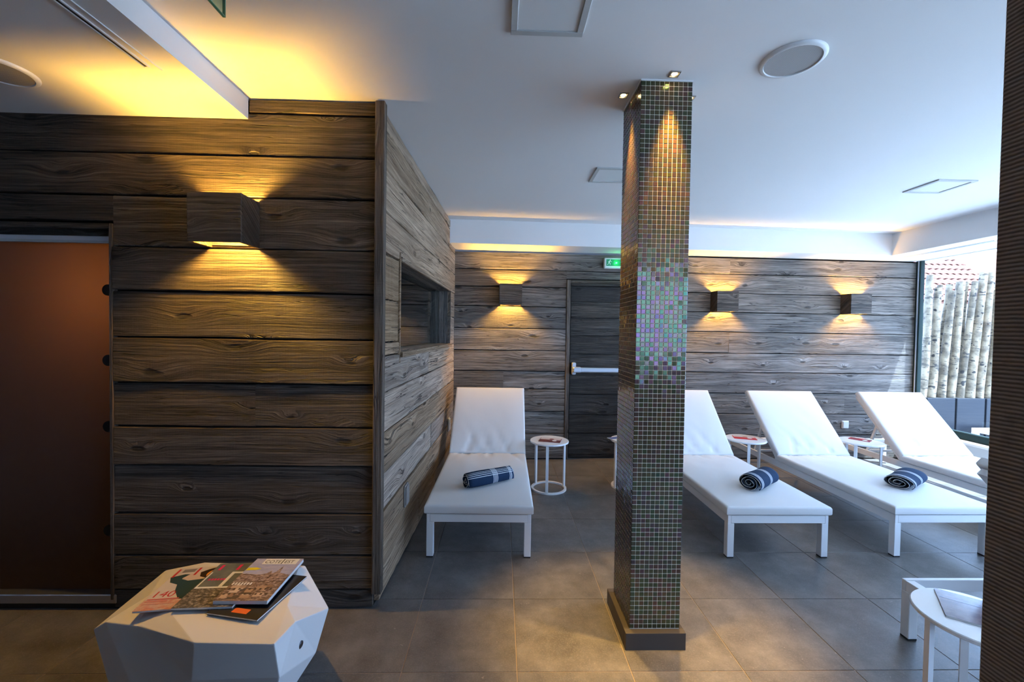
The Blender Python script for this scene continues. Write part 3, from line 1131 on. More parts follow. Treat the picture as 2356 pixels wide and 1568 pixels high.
# emergency exit sign above the back door
GREEN = plain('exit_green', (0.004, 0.16, 0.075), 0.35, estr=0.25, emit=(0.0, 0.35, 0.14))
WHITE_PRINT = plain('white_print', (0.8, 0.84, 0.8), 0.5)
sgn = tag(empty('exit_sign', back_pt(1.245, 2.163, 0.0), BACK_A), 'lit green emergency exit sign box above the back door', 'sign')
box_obj('housing', M['plastic'], (-0.138, 0.138, -0.045, 0, -0.058, 0.058), sgn, bevel=0.008)
box_obj('green_face', GREEN, (-0.116, 0.122, -0.0475, -0.045, -0.030, 0.042), sgn)


def poly_plate(name, pts, y0, y1, mat, parent, **kw):
    """extruded outline in the local x-z plane"""
    n = len(pts)
    mb = MB().add([(a, y0, b) for a, b in pts] + [(a, y1, b) for a, b in pts],
                  [tuple(range(n)), tuple(reversed(range(n, 2 * n)))] + [(i, i + n, (i + 1) % n + n, (i + 1) % n) for i in range(n)])
    return mb.build(name, mat, parent, **kw)


man = MB()
ox, oz = -0.083, 0.006


def limb(a, b, w_):
    man.bar((ox + a[0], -0.0482, oz + a[1]), (ox + b[0], -0.0482, oz + b[1]), w_, 0.0012, up=(0, 1, 0))


man.lathe([(0, -0.0006), (0.0055, -0.0006), (0.0055, 0.0006), (0, 0.0006)], 12)
for i in range(len(man.v)):
    a, b, c = man.v[i]
    man.v[i] = (ox + 0.010 + a, -0.0482 + c, oz + 0.026 + b)
limb((0.006, 0.019), (-0.004, -0.004), 0.010)
limb((0.006, 0.017), (0.020, 0.008), 0.004)
limb((0.020, 0.008), (0.026, 0.015), 0.004)
limb((0.004, 0.017), (-0.010, 0.012), 0.004)
limb((-0.010, 0.012), (-0.013, 0.001), 0.004)
limb((-0.003, -0.003), (0.011, -0.010), 0.005)
limb((0.011, -0.010), (0.006, -0.026), 0.005)
limb((-0.005, -0.004), (-0.012, -0.018), 0.005)
limb((-0.012, -0.018), (-0.024, -0.021), 0.005)
man.build('running_figure', WHITE_PRINT, sgn, fix=True)
box_obj('door_symbol', WHITE_PRINT, (0.055, 0.088, -0.0488, -0.0475, -0.022, 0.034), sgn)
mb = MB().lathe([(0, -0.006), (0.006, -0.005), (0.010, 0), (0.006, 0.005), (0, 0.006)], 16)
mb.build('green_lamp', M['led_green'], sgn, loc=(-0.006, -0.050, 0.004), smooth=True)
mb = MB().lathe([(0, -0.002), (0.003, 0), (0, 0.002)], 10)
mb.build('status_light', M['led_yellow'], sgn, loc=(0.035, -0.046, -0.043))
l = bpy.data.lights.new('sign_light', 'POINT')
l.energy = 0.28
l.color = (0.05, 1.0, 0.18)
l.shadow_soft_size = 0.01
o = bpy.data.objects.new('sign_light', l)
COL.objects.link(o)
o.parent = sgn
o.location = (-0.006, -0.075, 0.004)

# hanging acrylic sign near the camera, top left
hs = tag(empty('hanging_sign', (-0.842, 1.12, 2.42)), 'clear green-edged acrylic sign hanging from the ceiling at the top left', 'sign')
box_obj('acrylic_plate', M['acrylic'], (-0.004, 0.004, -0.18, 0.18, -0.093, 0.06), hs, bevel=0.001)
ge = plain('acrylic_edge', (0.10, 0.30, 0.18), 0.25)
mb = MB()
mb.box(-0.0042, 0.0042, -0.18, 0.18, -0.0955, -0.093)
mb.box(-0.0042, 0.0042, 0.18, 0.1825, -0.0955, 0.06)
mb.build('polished_edge', ge, hs, fix=False)
box_obj('green_field', plain('sign_green', (0.01, 0.10, 0.05), 0.4), (0.0042, 0.0052, -0.165, 0.150, -0.058, 0.045), hs)
box_obj('mounting_rail', M['steel'], (-0.012, 0.012, -0.18, 0.18, 0.06, 0.09), hs)

# sockets
sk = tag(empty('wall_socket', back_pt(3.943, 0.398, 0.004), BACK_A), 'small grey wall socket on the back wall below the window-side lamp', 'socket')
box_obj('socket_plate', M['plastic'], (-0.041, 0.041, -0.012, 0, -0.044, 0.044), sk, bevel=0.003)
box_obj('socket_cover', M['plastic'], (-0.034, 0.034, -0.022, -0.012, -0.038, 0.038), sk, bevel=0.004)


def side_socket(u, z, label, mat):
    p = side_pt(u, z, 0.004)
    s_ = tag(empty('wall_socket', p, S_ANG), label, 'socket')
    box_obj('socket_plate', mat, (-0.041, 0.041, -0.012, 0, -0.066, 0.066), s_, bevel=0.003)
    box_obj('socket_cover', mat, (-0.034, 0.034, -0.020, -0.012, -0.058, 0.058), s_, bevel=0.004)


side_socket(0.505, 0.382, 'pale wall socket low on the cabin side wall near its front corner', plain('beige_plastic', (0.20, 0.185, 0.17), 0.5))
side_socket(2.13, 0.462, 'grey wall socket low on the cabin side wall behind the left lounger', M['trim_grey'])


# ------------------------------------------------------------------ loungers
def cushion(name, L, W, T, mat, parent, seed, crease_end=1, puff=0.010):
    """soft rectangular pad, local y 0..L, centred in x, underside at z=0; creases gather at one end"""
    nx, ny = 36, 44
    rr = 0.014
    rg = random.Random(seed)
    folds = [(rg.uniform(-0.26, 0.26), rg.uniform(0.7, 1.6), rg.uniform(-0.6, 0.6), rg.uniform(0.10, 0.22)) for _ in range(9)]

    def edge(s):      # 0..1 -> spacing that is dense at both ends
        return 0.5 - 0.5 * math.cos(math.pi * s)
    top, bot = [], []
    for j in range(ny + 1):
        y = edge(j / ny) * L
        for i in range(nx + 1):
            x = (edge(i / nx) - 0.5) * W
            d = min(W / 2 - abs(x), y, L - y)
            q = max(0.0, 1 - d / rr)
            drop = rr * (1 - math.sqrt(max(0.0, 1 - q * q)))
            z = T - drop + puff * (1 - (2 * x / W) ** 4) * (1 - (2 * y / L - 1) ** 6)
            ed = (L - y) if crease_end > 0 else y
            for fx, fw, sl, ln in folds:
                lx = x - fx - sl * ed
                a = math.exp(-(lx / 0.012 / fw) ** 2) * math.exp(-(ed / ln) ** 2) * min(1, d / 0.02)
                z -= 0.010 * a
            z += 0.0025 * mnoise.noise((x * 9 + seed, y * 6, 0.3)) * min(1, d / 0.03)
            top.append((x, y, z))
            bot.append((x, y, 0.0 + drop * 0.8))
    n = len(top)
    f = []
    wd = nx + 1
    for j in range(ny):
        for i in range(nx):
            a = j * wd + i
            f.append((a, a + 1, a + wd + 1, a + wd))
            f.append((n + a, n + a + wd, n + a + wd + 1, n + a + 1))
    for i in range(nx):
        f.append((i, n + i, n + i + 1, i + 1))
        a = ny * wd + i
        f.append((a, a + 1, n + a + 1, n + a))
    for j in range(ny):
        a = j * wd
        f.append((a, a + wd, n + a + wd, n + a))
        a = j * wd + nx
        f.append((a, n + a, n + a + wd, a + wd))
    return MB().add(top + bot, f).build(name, mat, parent, smooth=True, angle=60)


LW = 0.672            # width
LLEN = 1.985
HINGE = 1.150
BACK_LEN, BACK_ANG = 0.715, math.radians(45.5)
RZ0, RZ1 = 0.218, 0.272


def make_lounger(seed):
    root = empty('sun_lounger')
    lw = 0.645 / 2
    wm = M['white_metal']
    for s in (-1, 1):
        box_obj('side_rail', wm, (s * lw - 0.021 * (s > 0) - 0.0 * s, s * lw + 0.021 * (s < 0), 0.0, LLEN, RZ0, RZ1), root, bevel=0.002)
    box_obj('foot_rail', wm, (-lw + 0.021, lw - 0.021, 0.0, 0.04, RZ0 + 0.004, RZ1 - 0.002), root, bevel=0.002)
    box_obj('head_rail', wm, (-lw + 0.021, lw - 0.021, LLEN - 0.04, LLEN, RZ0 + 0.004, RZ1 - 0.002), root, bevel=0.002)
    for s in (-1, 1):
        for y in (0.0, LLEN - 0.042):
            x0 = s * lw - 0.042 * (s > 0)
            leg = box_obj('leg', wm, (x0, x0 + 0.042, y, y + 0.042, 0.008, RZ0 + 0.002), root, bevel=0.002)
            cap_ = box_obj('foot_cap', M['rubber'], (x0 + 0.001, x0 + 0.041, y + 0.001, y + 0.041, 0.0, 0.009), leg)
            cap_['label'] = 'black rubber foot'
    seat_bed = box_obj('seat_panel', wm, (-lw + 0.02, lw - 0.02, 0.01, HINGE, RZ1 - 0.012, RZ1 + 0.002), root, bevel=0.001)
    c, s_ = math.cos(BACK_ANG), math.sin(BACK_ANG)
    bf = MB()
    for s in (-1, 1):
        bf.box(s * (lw - 0.03) - 0.014, s * (lw - 0.03) + 0.014, 0.0, BACK_LEN - 0.01, -0.03, 0.0)
    bf.box(-lw + 0.03, lw - 0.03, BACK_LEN - 0.04, BACK_LEN - 0.01, -0.03, 0.0)
    bf.box(-lw + 0.016, lw - 0.016, 0.0, BACK_LEN - 0.01, -0.006, 0.002)
    bo = bf.build('back_frame', wm, root, loc=(0, HINGE - 0.005, RZ1 + 0.02), rot=(BACK_ANG, 0, 0), fix=False)
    for s in (-1, 1):
        hy_, hz_ = HINGE + 0.40 * c, RZ1 + 0.02 + 0.40 * s_ - 0.02
        MB().bar((s * (lw - 0.055), hy_, hz_), (s * (lw - 0.055), HINGE + 0.40 * c + 0.11, RZ0 + 0.04), 0.018, 0.022, up=(0, 1, 0)).build('back_strut', wm, root)
    MB().bar((-lw + 0.04, HINGE + 0.40 * c + 0.11, RZ0 + 0.035), (lw - 0.04, HINGE + 0.40 * c + 0.11, RZ0 + 0.035), 0.018, 0.018).build('strut_bar', wm, root)
    sc_ = cushion('seat_cushion', HINGE + 0.005, LW, 0.056, M['fabric'], root, seed, 1)
    sc_.location = (0, -0.012, RZ1 + 0.002)
    bc = cushion('back_cushion', BACK_LEN, LW, 0.056, M['fabric'], root, seed + 5, -1)
    bc.location = (0, HINGE - 0.012, RZ1 + 0.026)
    bc.rotation_euler = (BACK_ANG, 0, 0)
    return root


LG = 'white cushioned sun loungers'
spots = [(-0.122, 2.580, 0.0 - 0.012, 'white sun lounger standing against the cabin side wall'),
         (1.758, 2.582, 0.004, 'white sun lounger right beside the mosaic pillar, its head partly hidden'),
         (2.845, 2.600, 0.012, 'white sun lounger in the middle of the row right of the pillar'),
         (4.005, 2.612, 0.012, 'white sun lounger nearest the window and the back wall'),
         (3.885, 1.590, math.pi / 2, 'white sun lounger at the right edge, only its head end frame showing')]
loungers = []
for k, (x, y, rz, lab) in enumerate(spots):
    o = make_lounger(20) if k == 0 else copy_tree(loungers[0])
    o.location = (x, y, 0)
    o.rotation_euler = (0, 0, rz)
    tag(o, lab, 'sun lounger', LG)
    loungers.append(o)


# ------------------------------------------------------------------ rolled towels
def make_towel(L, rx, rz, seed, mat):
    """roll along local x, resting on z=0; spiral section with an elliptical outline"""
    root = empty('rolled_towel')
    turns, step = 3.3, 0.011
    n = 150
    # spiral centreline from the core to the outer lap
    prof = []
    for k in range(n + 1):
        a = 2 * math.pi * turns * k / n
        r = 0.10 + 0.90 * (k / n)
        wob = 1 + 0.05 * math.sin(3 * a + seed) * (1 - k / n)
        y, z = math.cos(a + 1.87) * r * wob, math.sin(a + 1.87) * r * wob
        prof.append((y * rx, z * rz))
    # loose end hangs down on the near side
    arc = [0.0]
    for k in range(1, len(prof)):
        arc.append(arc[-1] + math.dist(prof[k], prof[k - 1]))
    tot = arc[-1]
    th = 0.0034
    nl = 14
    vv, uvs = [], []
    for i in range(nl + 1):
        s = i / nl
        x = -L / 2 + L * s
        for side in (1, -1):
            for k in range(len(prof)):
                y, z = prof[k]
                a = k
                p0, p1 = prof[max(k - 1, 0)], prof[min(k + 1, n)]
                tx, tz = p1[0] - p0[0], p1[1] - p0[1]
                ln = math.hypot(tx, tz) or 1
                ny_, nz_ = tz / ln, -tx / ln
                t_ = th * side * 0.5
                sag = 1 + 0.045 * math.sin(s * 5.2 + seed) - 0.05 * (abs(2 * s - 1) ** 4)
                q = k / n
                dx = 0.006 * math.sin(k * 0.21 + seed) * (1 if i in (0, nl) else 0)
                vv.append((x + dx, (y + ny_ * t_) * sag, (z + nz_ * t_) * sag))
                uvs.append((x + L / 2, tot - arc[k]))
    m = len(prof)
    ff = []
    for i in range(nl):
        for side in range(2):
            for k in range(m - 1):
                a = (i * 2 + side) * m + k
                b = ((i + 1) * 2 + side) * m + k
                ff.append((a, b, b + 1, a + 1) if side else (a, a + 1, b + 1, b))
    for i in (0, nl):
        for k in range(m - 1):
            a, b = (i * 2) * m + k, (i * 2 + 1) * m + k
            ff.append((a, b, b + 1, a + 1))
    for i in range(nl):
        a, b = (i * 2) * m + m - 1, (i * 2 + 1) * m + m - 1
        c, d = ((i + 1) * 2) * m + m - 1, ((i + 1) * 2 + 1) * m + m - 1
        ff.append((a, b, d, c))
    zmin = min(q[2] for q in vv)
    vv = [(a, b, c - zmin) for a, b, c in vv]
    me = bpy.data.meshes.new('cloth')
    me.from_pydata(vv, [], ff)
    me.materials.append(mat)
    uvl = me.uv_layers.new(name='UVMap')
    for lp in me.loops:
        uvl.data[lp.index].uv = uvs[lp.vertex_index]
    bm = bmesh.new()
    bm.from_mesh(me)
    bmesh.ops.recalc_face_normals(bm, faces=bm.faces)
    bm.to_mesh(me)
    bm.free()
    me.polygons.foreach_set('use_smooth', [True] * len(me.polygons))
    o = bpy.data.objects.new('cloth', me)
    COL.objects.link(o)
    o.parent = root
    # white hem cords along the visible spiral ends
    for i in (0, nl):
        pts = []
        for k in range(10, n + 1, 3):
            a, b = vv[(i * 2) * m + k], vv[(i * 2 + 1) * m + k]
            pts.append(((a[0] + b[0]) / 2 + (-0.001 if i == 0 else 0.001), (a[1] + b[1]) / 2, (a[2] + b[2]) / 2))
        MB().tube(pts, 0.0016, 5).build('hem', M['hem'], root)
    return root


TG = 'navy striped rolled towels'
seat_z = RZ1 + 0.002 + 0.056 + 0.011
tw1 = make_towel(0.355, 0.060, 0.055, 0.4, M['towel'])
tw1.location = (-0.075, 2.925, seat_z)
tw1.rotation_euler = (0, 0, math.radians(31))
tag(tw1, 'navy rolled towel with white stripes on the lounger by the cabin wall', 'towel', TG)
tw2 = make_towel(0.30, 0.078, 0.062, 1.3, M['towel_b'])
tw2.location = (1.832, 2.915, seat_z)
tw2.rotation_euler = (0, 0, math.radians(36))
tag(tw2, 'navy rolled towel on the lounger next to the mosaic pillar', 'towel', TG)
tw3 = make_towel(0.315, 0.092, 0.052, 2.6, M['towel_b'])
tw3.location = (2.935, 2.960, seat_z)
tw3.rotation_euler = (0, 0, math.radians(33))
tag(tw3, 'flattened navy rolled towel on the middle lounger right of the pillar', 'towel', TG)


# ------------------------------------------------------------------ round side tables
def make_table(rot0):
    root = empty('side_table')
    R = 0.172
    H = 0.436
    MB().lathe([(0, H - 0.016), (R - 0.004, H - 0.016), (R, H - 0.013), (R, H - 0.003), (R - 0.003, H), (0, H)], 56).build('table_top', M['white_gloss'], root, smooth=True, angle=35)
    rr = 0.152
    MB().lathe([(rr - 0.014, 0.0), (rr + 0.006, 0.0), (rr + 0.006, 0.014), (rr - 0.014, 0.014), (rr - 0.014, 0.0)], 48).build('base_ring', M['white_metal'], root, smooth=True, angle=35)
    for k in range(3):
        a = rot0 + 2 * math.pi * k / 3
        c, s = math.cos(a), math.sin(a)
        MB().bar((c * (rr - 0.003), s * (rr - 0.003), 0.012), (c * (rr - 0.003), s * (rr - 0.003), H - 0.015), 0.022, 0.016, up=(c, s, 0)).build('leg', M['white_metal'], root)
    return root


TBG = 'round white side tables'
t0 = make_table(0)
tabs = [(0.444, 3.745, math.radians(197 + 60), 'round white side table beside the left lounger, in front of the exit door'),
        (1.185, 3.800, math.radians(80), 'round white side table almost entirely hidden behind the mosaic pillar'),
        (2.300, 3.870, math.radians(250), 'round white side table between the pillar-side lounger and the middle lounger'),
        (3.356, 3.815, math.radians(215), 'round white side table between the middle lounger and the window lounger'),
        (1.664, 1.398, math.radians(172), 'glossy round white side table in the near right corner')]
tables = []
for k, (x, y, rz, lab) in enumerate(tabs):
    o = t0 if k == 0 else copy_tree(t0)
    o.location = (x, y, 0)
    o.rotation_euler = (0, 0, rz)
    tag(o, lab, 'side table', TBG)
    tables.append(o)


# ------------------------------------------------------------------ magazines, brochures
def pcol(name, col, rough=0.35):
    return plain(name, col, rough)


PAPER = plain('paper_edge', (0.72, 0.71, 0.68), 0.8)


def photo_mat(name, stops, scale=(40, 90), seed=0.0, rough=0.28):
    t = NT(name)
    x, y, z, v = t.xyz()
    n = t.noise(t.comb(t.math('MULTIPLY', x, scale[0]), t.math('MULTIPLY', y, scale[1]), seed), 1.0, 6, 0.7)
    t.set(col=t.ramp(n, stops), rough=rough, spec=0.5)
    return t.m


def rect_print(name, x0, x1, y0, y1, z, mat, parent):
    return box_obj(name, mat, (x0, x1, y0, y1, z, z + 0.0003), parent)


def text_obj(txt, size, loc, mat, parent, rz=0.0, sx=1.0, align='LEFT', name='lettering'):
    c = bpy.data.curves.new(name, 'FONT')
    c.body = txt
    c.size = size
    c.align_x = align
    c.extrude = 0.0001
    tmp = bpy.data.objects.new(name, c)
    COL.objects.link(tmp)
    dg = bpy.context.evaluated_depsgraph_get()
    me = bpy.data.meshes.new_from_object(tmp.evaluated_get(dg))
    bpy.data.objects.remove(tmp)
    me.materials.clear()
    me.materials.append(mat)
    o = bpy.data.objects.new(name, me)
    COL.objects.link(o)
    o.parent = parent
    o.location = loc
    o.rotation_euler = (0, 0, rz)
    o.scale = (sx, 1, 1)
    return o


def disc_print(name, cx, cy, rx, ry, z, mat, parent, n=20):
    pts = [(cx + rx * math.cos(2 * math.pi * k / n), cy + ry * math.sin(2 * math.pi * k / n)) for k in range(n)]
    return poly_print(name, pts, z, mat, parent)


def poly_print(name, pts, z, mat, parent):
    n = len(pts)
    mb = MB().add([(a, b, z) for a, b in pts] + [(a, b, z + 0.0003) for a, b in pts],
                  [tuple(range(n)), tuple(range(n, 2 * n))] + [(i, (i + 1) % n, (i + 1) % n + n, i + n) for i in range(n)])
    return mb.build(name, mat, parent)


def magazine(loc, rz, W, L, T, cover, label, tilt_=(0, 0), group='magazines on the faceted stool', cat='magazine'):
    root = tag(empty('magazine', loc), label, cat, group)
    root.rotation_euler = (tilt_[0], tilt_[1], rz)
    box_obj('pages', PAPER, (-W / 2 + 0.001, W / 2 - 0.001, -L / 2 + 0.001, L / 2 - 0.001, 0.0004, T - 0.0004), root)
    box_obj('cover', cover, (-W / 2, W / 2, -L / 2, L / 2, T - 0.0004, T), root)
    box_obj('back_cover', cover, (-W / 2, W / 2, -L / 2, L / 2, 0.0, 0.0004), root)
    return root


STOOL_Z = 0.402
red = pcol('print_red', (0.55, 0.02, 0.025))
pink = pcol('print_pink', (0.75, 0.02, 0.12))
wht = pcol('print_white', (0.78, 0.78, 0.76))
blk = pcol('print_black', (0.012, 0.012, 0.014))
yel = pcol('print_yellow', (0.80, 0.66, 0.03))
org = pcol('print_orange', (0.85, 0.16, 0.02))
tealp = pcol('print_teal', (0.02, 0.055, 0.07))
skin = pcol('print_skin', (0.62, 0.48, 0.40))
sky_p = photo_mat('print_sky', [(0.3, (0.27, 0.30, 0.55)), (0.7, (0.50, 0.50, 0.66))], (14, 30), 2.0)
city = photo_mat('print_city', [(0.32, (0.02, 0.016, 0.014)), (0.48, (0.20, 0.13, 0.10)), (0.58, (0.42, 0.32, 0.28)), (0.7, (0.75, 0.66, 0.58))], (60, 110), 5.0)
room_p = photo_mat('print_interior', [(0.35, (0.02, 0.018, 0.017)), (0.5, (0.13, 0.11, 0.09)), (0.62, (0.45, 0.40, 0.34)), (0.75, (0.7, 0.66, 0.6))], (60, 90), 8.0)
grey_p = photo_mat('print_grey', [(0.3, (0.10, 0.115, 0.11)), (0.7, (0.20, 0.215, 0.20))], (20, 20), 4.0)
coral = photo_mat('print_coral', [(0.3, (0.55, 0.10, 0.05)), (0.55, (0.62, 0.40, 0.33)), (0.8, (0.65, 0.60, 0.55))], (40, 60), 6.0)

# dark magazine underneath
m4 = magazine((-0.888, 1.579, STOOL_Z), math.radians(-11), 0.200, 0.262, 0.006, blk, 'dark magazine with an orange mark, bottom of the pile and turned sideways')
rect_print('print', -0.020, 0.040, -0.112, -0.088, 0.0061, org, m4)
# left magazine
m1 = magazine((-1.186, 1.620, STOOL_Z), math.radians(7), 0.200, 0.268, 0.006, coral, 'red and white fashion magazine at the left end of the pile')
rect_print('print', -0.099, 0.099, -0.075, 0.133, 0.0061, pcol('print_pale', (0.60, 0.55, 0.52)), m1)
poly_print('print', [(-0.098, 0.070), (-0.080, 0.035), (-0.045, 0.018), (-0.030, -0.02), (0.010, -0.075), (0.05, -0.08), (0.05, 0.05), (0.02, 0.045), (-0.02, 0.040), (-0.05, 0.055), (-0.035, 0.085), (-0.055, 0.088)], 0.0064, tealp, m1)
poly_print('print', [(-0.050, 0.060), (-0.02, 0.040), (0.03, 0.048), (0.035, 0.075), (0.0, 0.10), (-0.035, 0.085)], 0.0067, skin, m1)
poly_print('print', [(-0.002, 0.095), (0.01, 0.065), (0.045, 0.050), (0.08, 0.06), (0.085, 0.125), (0.05, 0.131), (0.02, 0.115)], 0.0069, pcol('print_hair', (0.03, 0.015, 0.01)), m1)
disc_print('print', 0.045, 0.082, 0.017, 0.024, 0.0072, pcol('print_face', (0.80, 0.34, 0.04)), m1)
poly_print('print', [(-0.096, 0.068), (-0.088, 0.068), (-0.088, 0.126), (-0.096, 0.126)], 0.0066, red, m1)
poly_print('print', [(-0.022, 0.078), (-0.014, 0.078), (-0.014, 0.131), (-0.022, 0.131)], 0.0070, red, m1)
poly_print('print', [(-0.075, 0.100), (-0.030, 0.103), (-0.030, 0.125), (-0.075, 0.122)], 0.0068, pcol('print_smoke', (0.22, 0.2, 0.19)), m1)
text_obj('140', 0.052, (-0.094, -0.058, 0.0066), red, m1)
for i, yy in enumerate((-0.068, -0.080, -0.094)):
    rect_print('print', -0.092, 0.012 - 0.03 * (i % 2), yy - 0.006, yy, 0.0066, pcol('print_rose_%d' % i, (0.62, 0.12 + 0.1 * i, 0.12 + 0.08 * i)), m1)
# middle magazine
m2 = magazine((-1.045, 1.628, STOOL_Z + 0.0062), math.radians(3), 0.205, 0.285, 0.008, room_p, 'grey interior design magazine in the middle of the pile, partly covered')
rect_print('print', -0.102, 0.102, 0.0, 0.142, 0.0081, grey_p, m2)
for x in (-0.085, -0.015, 0.055):
    poly_print('print', [(x, 0.092), (x + 0.011, 0.092), (x + 0.011, 0.130), (x, 0.130)], 0.0084, pink, m2)
rect_print('print', -0.098, 0.092, -0.030, 0.078, 0.0083, wht, m2)
rect_print('print', -0.092, -0.018, -0.020, 0.078, 0.0086, grey_p, m2)
rect_print('print', -0.004, 0.084, -0.020, 0.066, 0.0086, grey_p, m2)
for i in range(6):
    rect_print('print', -0.080 + i * 0.011, -0.073 + i * 0.011, 0.020, 0.032, 0.0089, pink, m2)
# right magazine, top of the pile, thick block of pages
m3 = magazine((-0.915, 1.640, STOOL_Z + 0.0146), math.radians(0), 0.192, 0.278, 0.013, city, 'thick travel magazine with a city skyline, top of the pile at the right')
T3 = 0.013
rect_print('print', -0.096, 0.096, 0.000, 0.139, T3 + 0.0001, sky_p, m3)
poly_print('print', [(-0.096, -0.02), (-0.096, 0.030), (-0.02, 0.022), (0.0, 0.030), (0.012, 0.050), (0.02, 0.030), (0.032, 0.040), (0.042, 0.085), (0.05, 0.035), (0.096, 0.020), (0.096, -0.02)], T3 + 0.0003,
           photo_mat('print_skyline', [(0.4, (0.09, 0.05, 0.04)), (0.6, (0.50, 0.38, 0.35))], (60, 120), 1.0), m3)
fr_ = random.Random(21)
tones = [pcol('print_stone_%d' % i, c) for i, c in enumerate(((0.55, 0.40, 0.30), (0.42, 0.28, 0.19), (0.62, 0.50, 0.42), (0.30, 0.19, 0.13), (0.10, 0.07, 0.055)))]
for i in range(22):
    x_, y_ = fr_.uniform(-0.09, 0.06), fr_.uniform(-0.132, -0.05)
    w_, h_ = fr_.uniform(0.014, 0.034), fr_.uniform(0.010, 0.024)
    rect_print('print', x_, min(x_ + w_, 0.094), y_, y_ + h_, T3 + 0.0002 + 0.00001 * i, tones[i % 5], m3)
for j in range(2):
    for i in range(9):
        rect_print('print', -0.085 + i * 0.019, -0.077 + i * 0.019, -0.075 - j * 0.03, -0.066 - j * 0.03, T3 + 0.0006, tones[4], m3)
rect_print('print', -0.056, 0.082, 0.096, 0.136, T3 + 0.0004, wht, m3)
text_obj('COTE', 0.031, (-0.050, 0.104, T3 + 0.0008), blk, m3, sx=0.80)
text_obj('EST', 0.031, (0.029, 0.104, T3 + 0.0008), blk, m3, sx=0.80)
rect_print('print', 0.0195, 0.0235, 0.098, 0.133, T3 + 0.0008, blk, m3)
poly_print('print', [(-0.094, 0.052), (-0.055, 0.054), (-0.036, 0.062), (-0.060, 0.072), (-0.092, 0.070)], T3 + 0.0005, yel, m3)
for i in range(7):
    rect_print('print', -0.090 + i * 0.011, -0.084 + i * 0.011, -0.045, -0.030, T3 + 0.0004, wht, m3)


def brochure(loc, rz, W, L, label, mats, group='brochures on the side tables'):
    root = tag(empty('brochure', loc, rz), label, 'brochure', group)
    box_obj('cover', mats[0], (-W / 2, W / 2, -L / 2, L / 2, 0, 0.004), root)
    rect_print('print', -W / 2 + 0.004, W / 2 - 0.004, 0.005, L / 2 - 0.004, 0.0041, mats[1], root)
    disc_print('print', 0.01, 0.03, 0.022, 0.018, 0.0045, mats[2], root)
    disc_print('print', 0.04, -0.02, 0.02, 0.022, 0.0045, wht, root)
    return root


maroon = pcol('print_maroon', (0.16, 0.03, 0.03))
pale = pcol('print_blush', (0.62, 0.52, 0.50))
brochure((0.450, 3.735, 0.436), math.radians(-16), 0.19, 0.135, 'maroon brochure on the side table in front of the exit door', (maroon, pale, maroon))
brochure((2.300, 3.890, 0.436), math.radians(-18), 0.19, 0.12, 'red and tan brochure on the side table by the pillar-side lounger', (red, pale, pcol('print_tan', (0.45, 0.27, 0.16))))
brochure((3.385, 3.86, 0.436), math.radians(-52), 0.16, 0.09, 'slim dark red brochure on the side table by the window lounger', (pcol('print_wine', (0.30, 0.03, 0.05)), maroon, red))
brochure((1.10, 3.81, 0.436), math.radians(24), 0.19, 0.14, 'blue and white brochure on the table behind the pillar, just a corner showing', (wht, pcol('print_blue', (0.08, 0.12, 0.3)), wht))
mg = magazine((1.682, 1.428, 0.436), math.radians(-38), 0.17, 0.20, 0.006, photo_mat('print_plum', [(0.3, (0.10, 0.07, 0.10)), (0.7, (0.30, 0.22, 0.26))], (10, 14), 3.0, 0.12),
              'glossy grey-violet magazine on the near right side table', group='magazines on the near table')
rect_print('print', -0.080, 0.080, 0.035, 0.045, 0.0061, pcol('print_band', (0.22, 0.2, 0.3), 0.12), mg)

# ------------------------------------------------------------------ faceted stool
SV = {'A': (-1.461, 1.540, .300), 'B': (-1.375, 1.493, .360), 'C': (-1.234, 1.456, .372), 'D': (-.970, 1.355, .388), 'E': (-.711, 1.345, .390),
      'F': (-.694, 1.445, .392), 'G': (-.664, 1.656, .300), 'H': (-.821, 1.795, .392), 'I': (-1.257, 1.818, .392), 'J': (-1.418, 1.814, .360),
      'K': (-.757, 1.520, .400), 'T': (-1.310, 1.600, .388), 'L': (-1.165, 1.500, .400), 'P': (-1.20, 1.78, .400), 'R': (-.835, 1.765, .400),
      'M': (-.695, 1.346, .280), 'N': (-.704, 1.634, .140), 'Q': (-1.365, 1.490, .150), 'D2': (-.975, 1.350, .270), 'C2': (-1.21, 1.41, .19),
      'H2': (-.80, 1.84, .16), 'I2': (-1.27, 1.87, .17), 'J2': (-1.43, 1.75, .16),
      'b1': (-.80, 1.46, 0), 'b2': (-.80, 1.68, 0), 'b3': (-.92, 1.76, 0), 'b4': (-1.20, 1.76, 0), 'b5': (-1.30, 1.66, 0), 'b6': (-1.27, 1.54, 0), 'b7': (-1.0, 1.46, 0)}
SF = ['K R P L D E', 'E F K', 'K F G H R', 'R H I P', 'P I J T', 'P T L', 'L T B C', 'L C D', 'T J A B',
      'E M N G F', 'D D2 M E', 'C C2 D2 D', 'B A Q C2 C', 'A J J2 Q', 'J I I2 J2', 'I H H2 I2', 'H G N H2',
      'M b1 b2 N', 'D2 b7 b1 M', 'C2 b6 b7 D2', 'Q b5 b6 C2', 'J2 b5 Q', 'J2 I2 b4 b5', 'I2 H2 b3 b4', 'H2 N b2 b3', 'b1 b7 b6 b5 b4 b3 b2']
keys = list(SV)
stool = tag(empty('faceted_stool', (-1.06, 1.58, 0)), 'low white faceted rock-shaped stool holding the magazines', 'stool')
mb = MB().add([Vector(SV[k]) - Vector((-1.06, 1.58, 0)) for k in keys], [tuple(keys.index(q) for q in f.split()) for f in SF])
so = mb.build('body', plain('white_stool', (0.74, 0.73, 0.71), 0.5, spec=0.35), stool)
bm = bmesh.new()
bm.from_mesh(so.data)
bmesh.ops.triangulate(bm, faces=bm.faces)
bmesh.ops.recalc_face_normals(bm, faces=bm.faces)
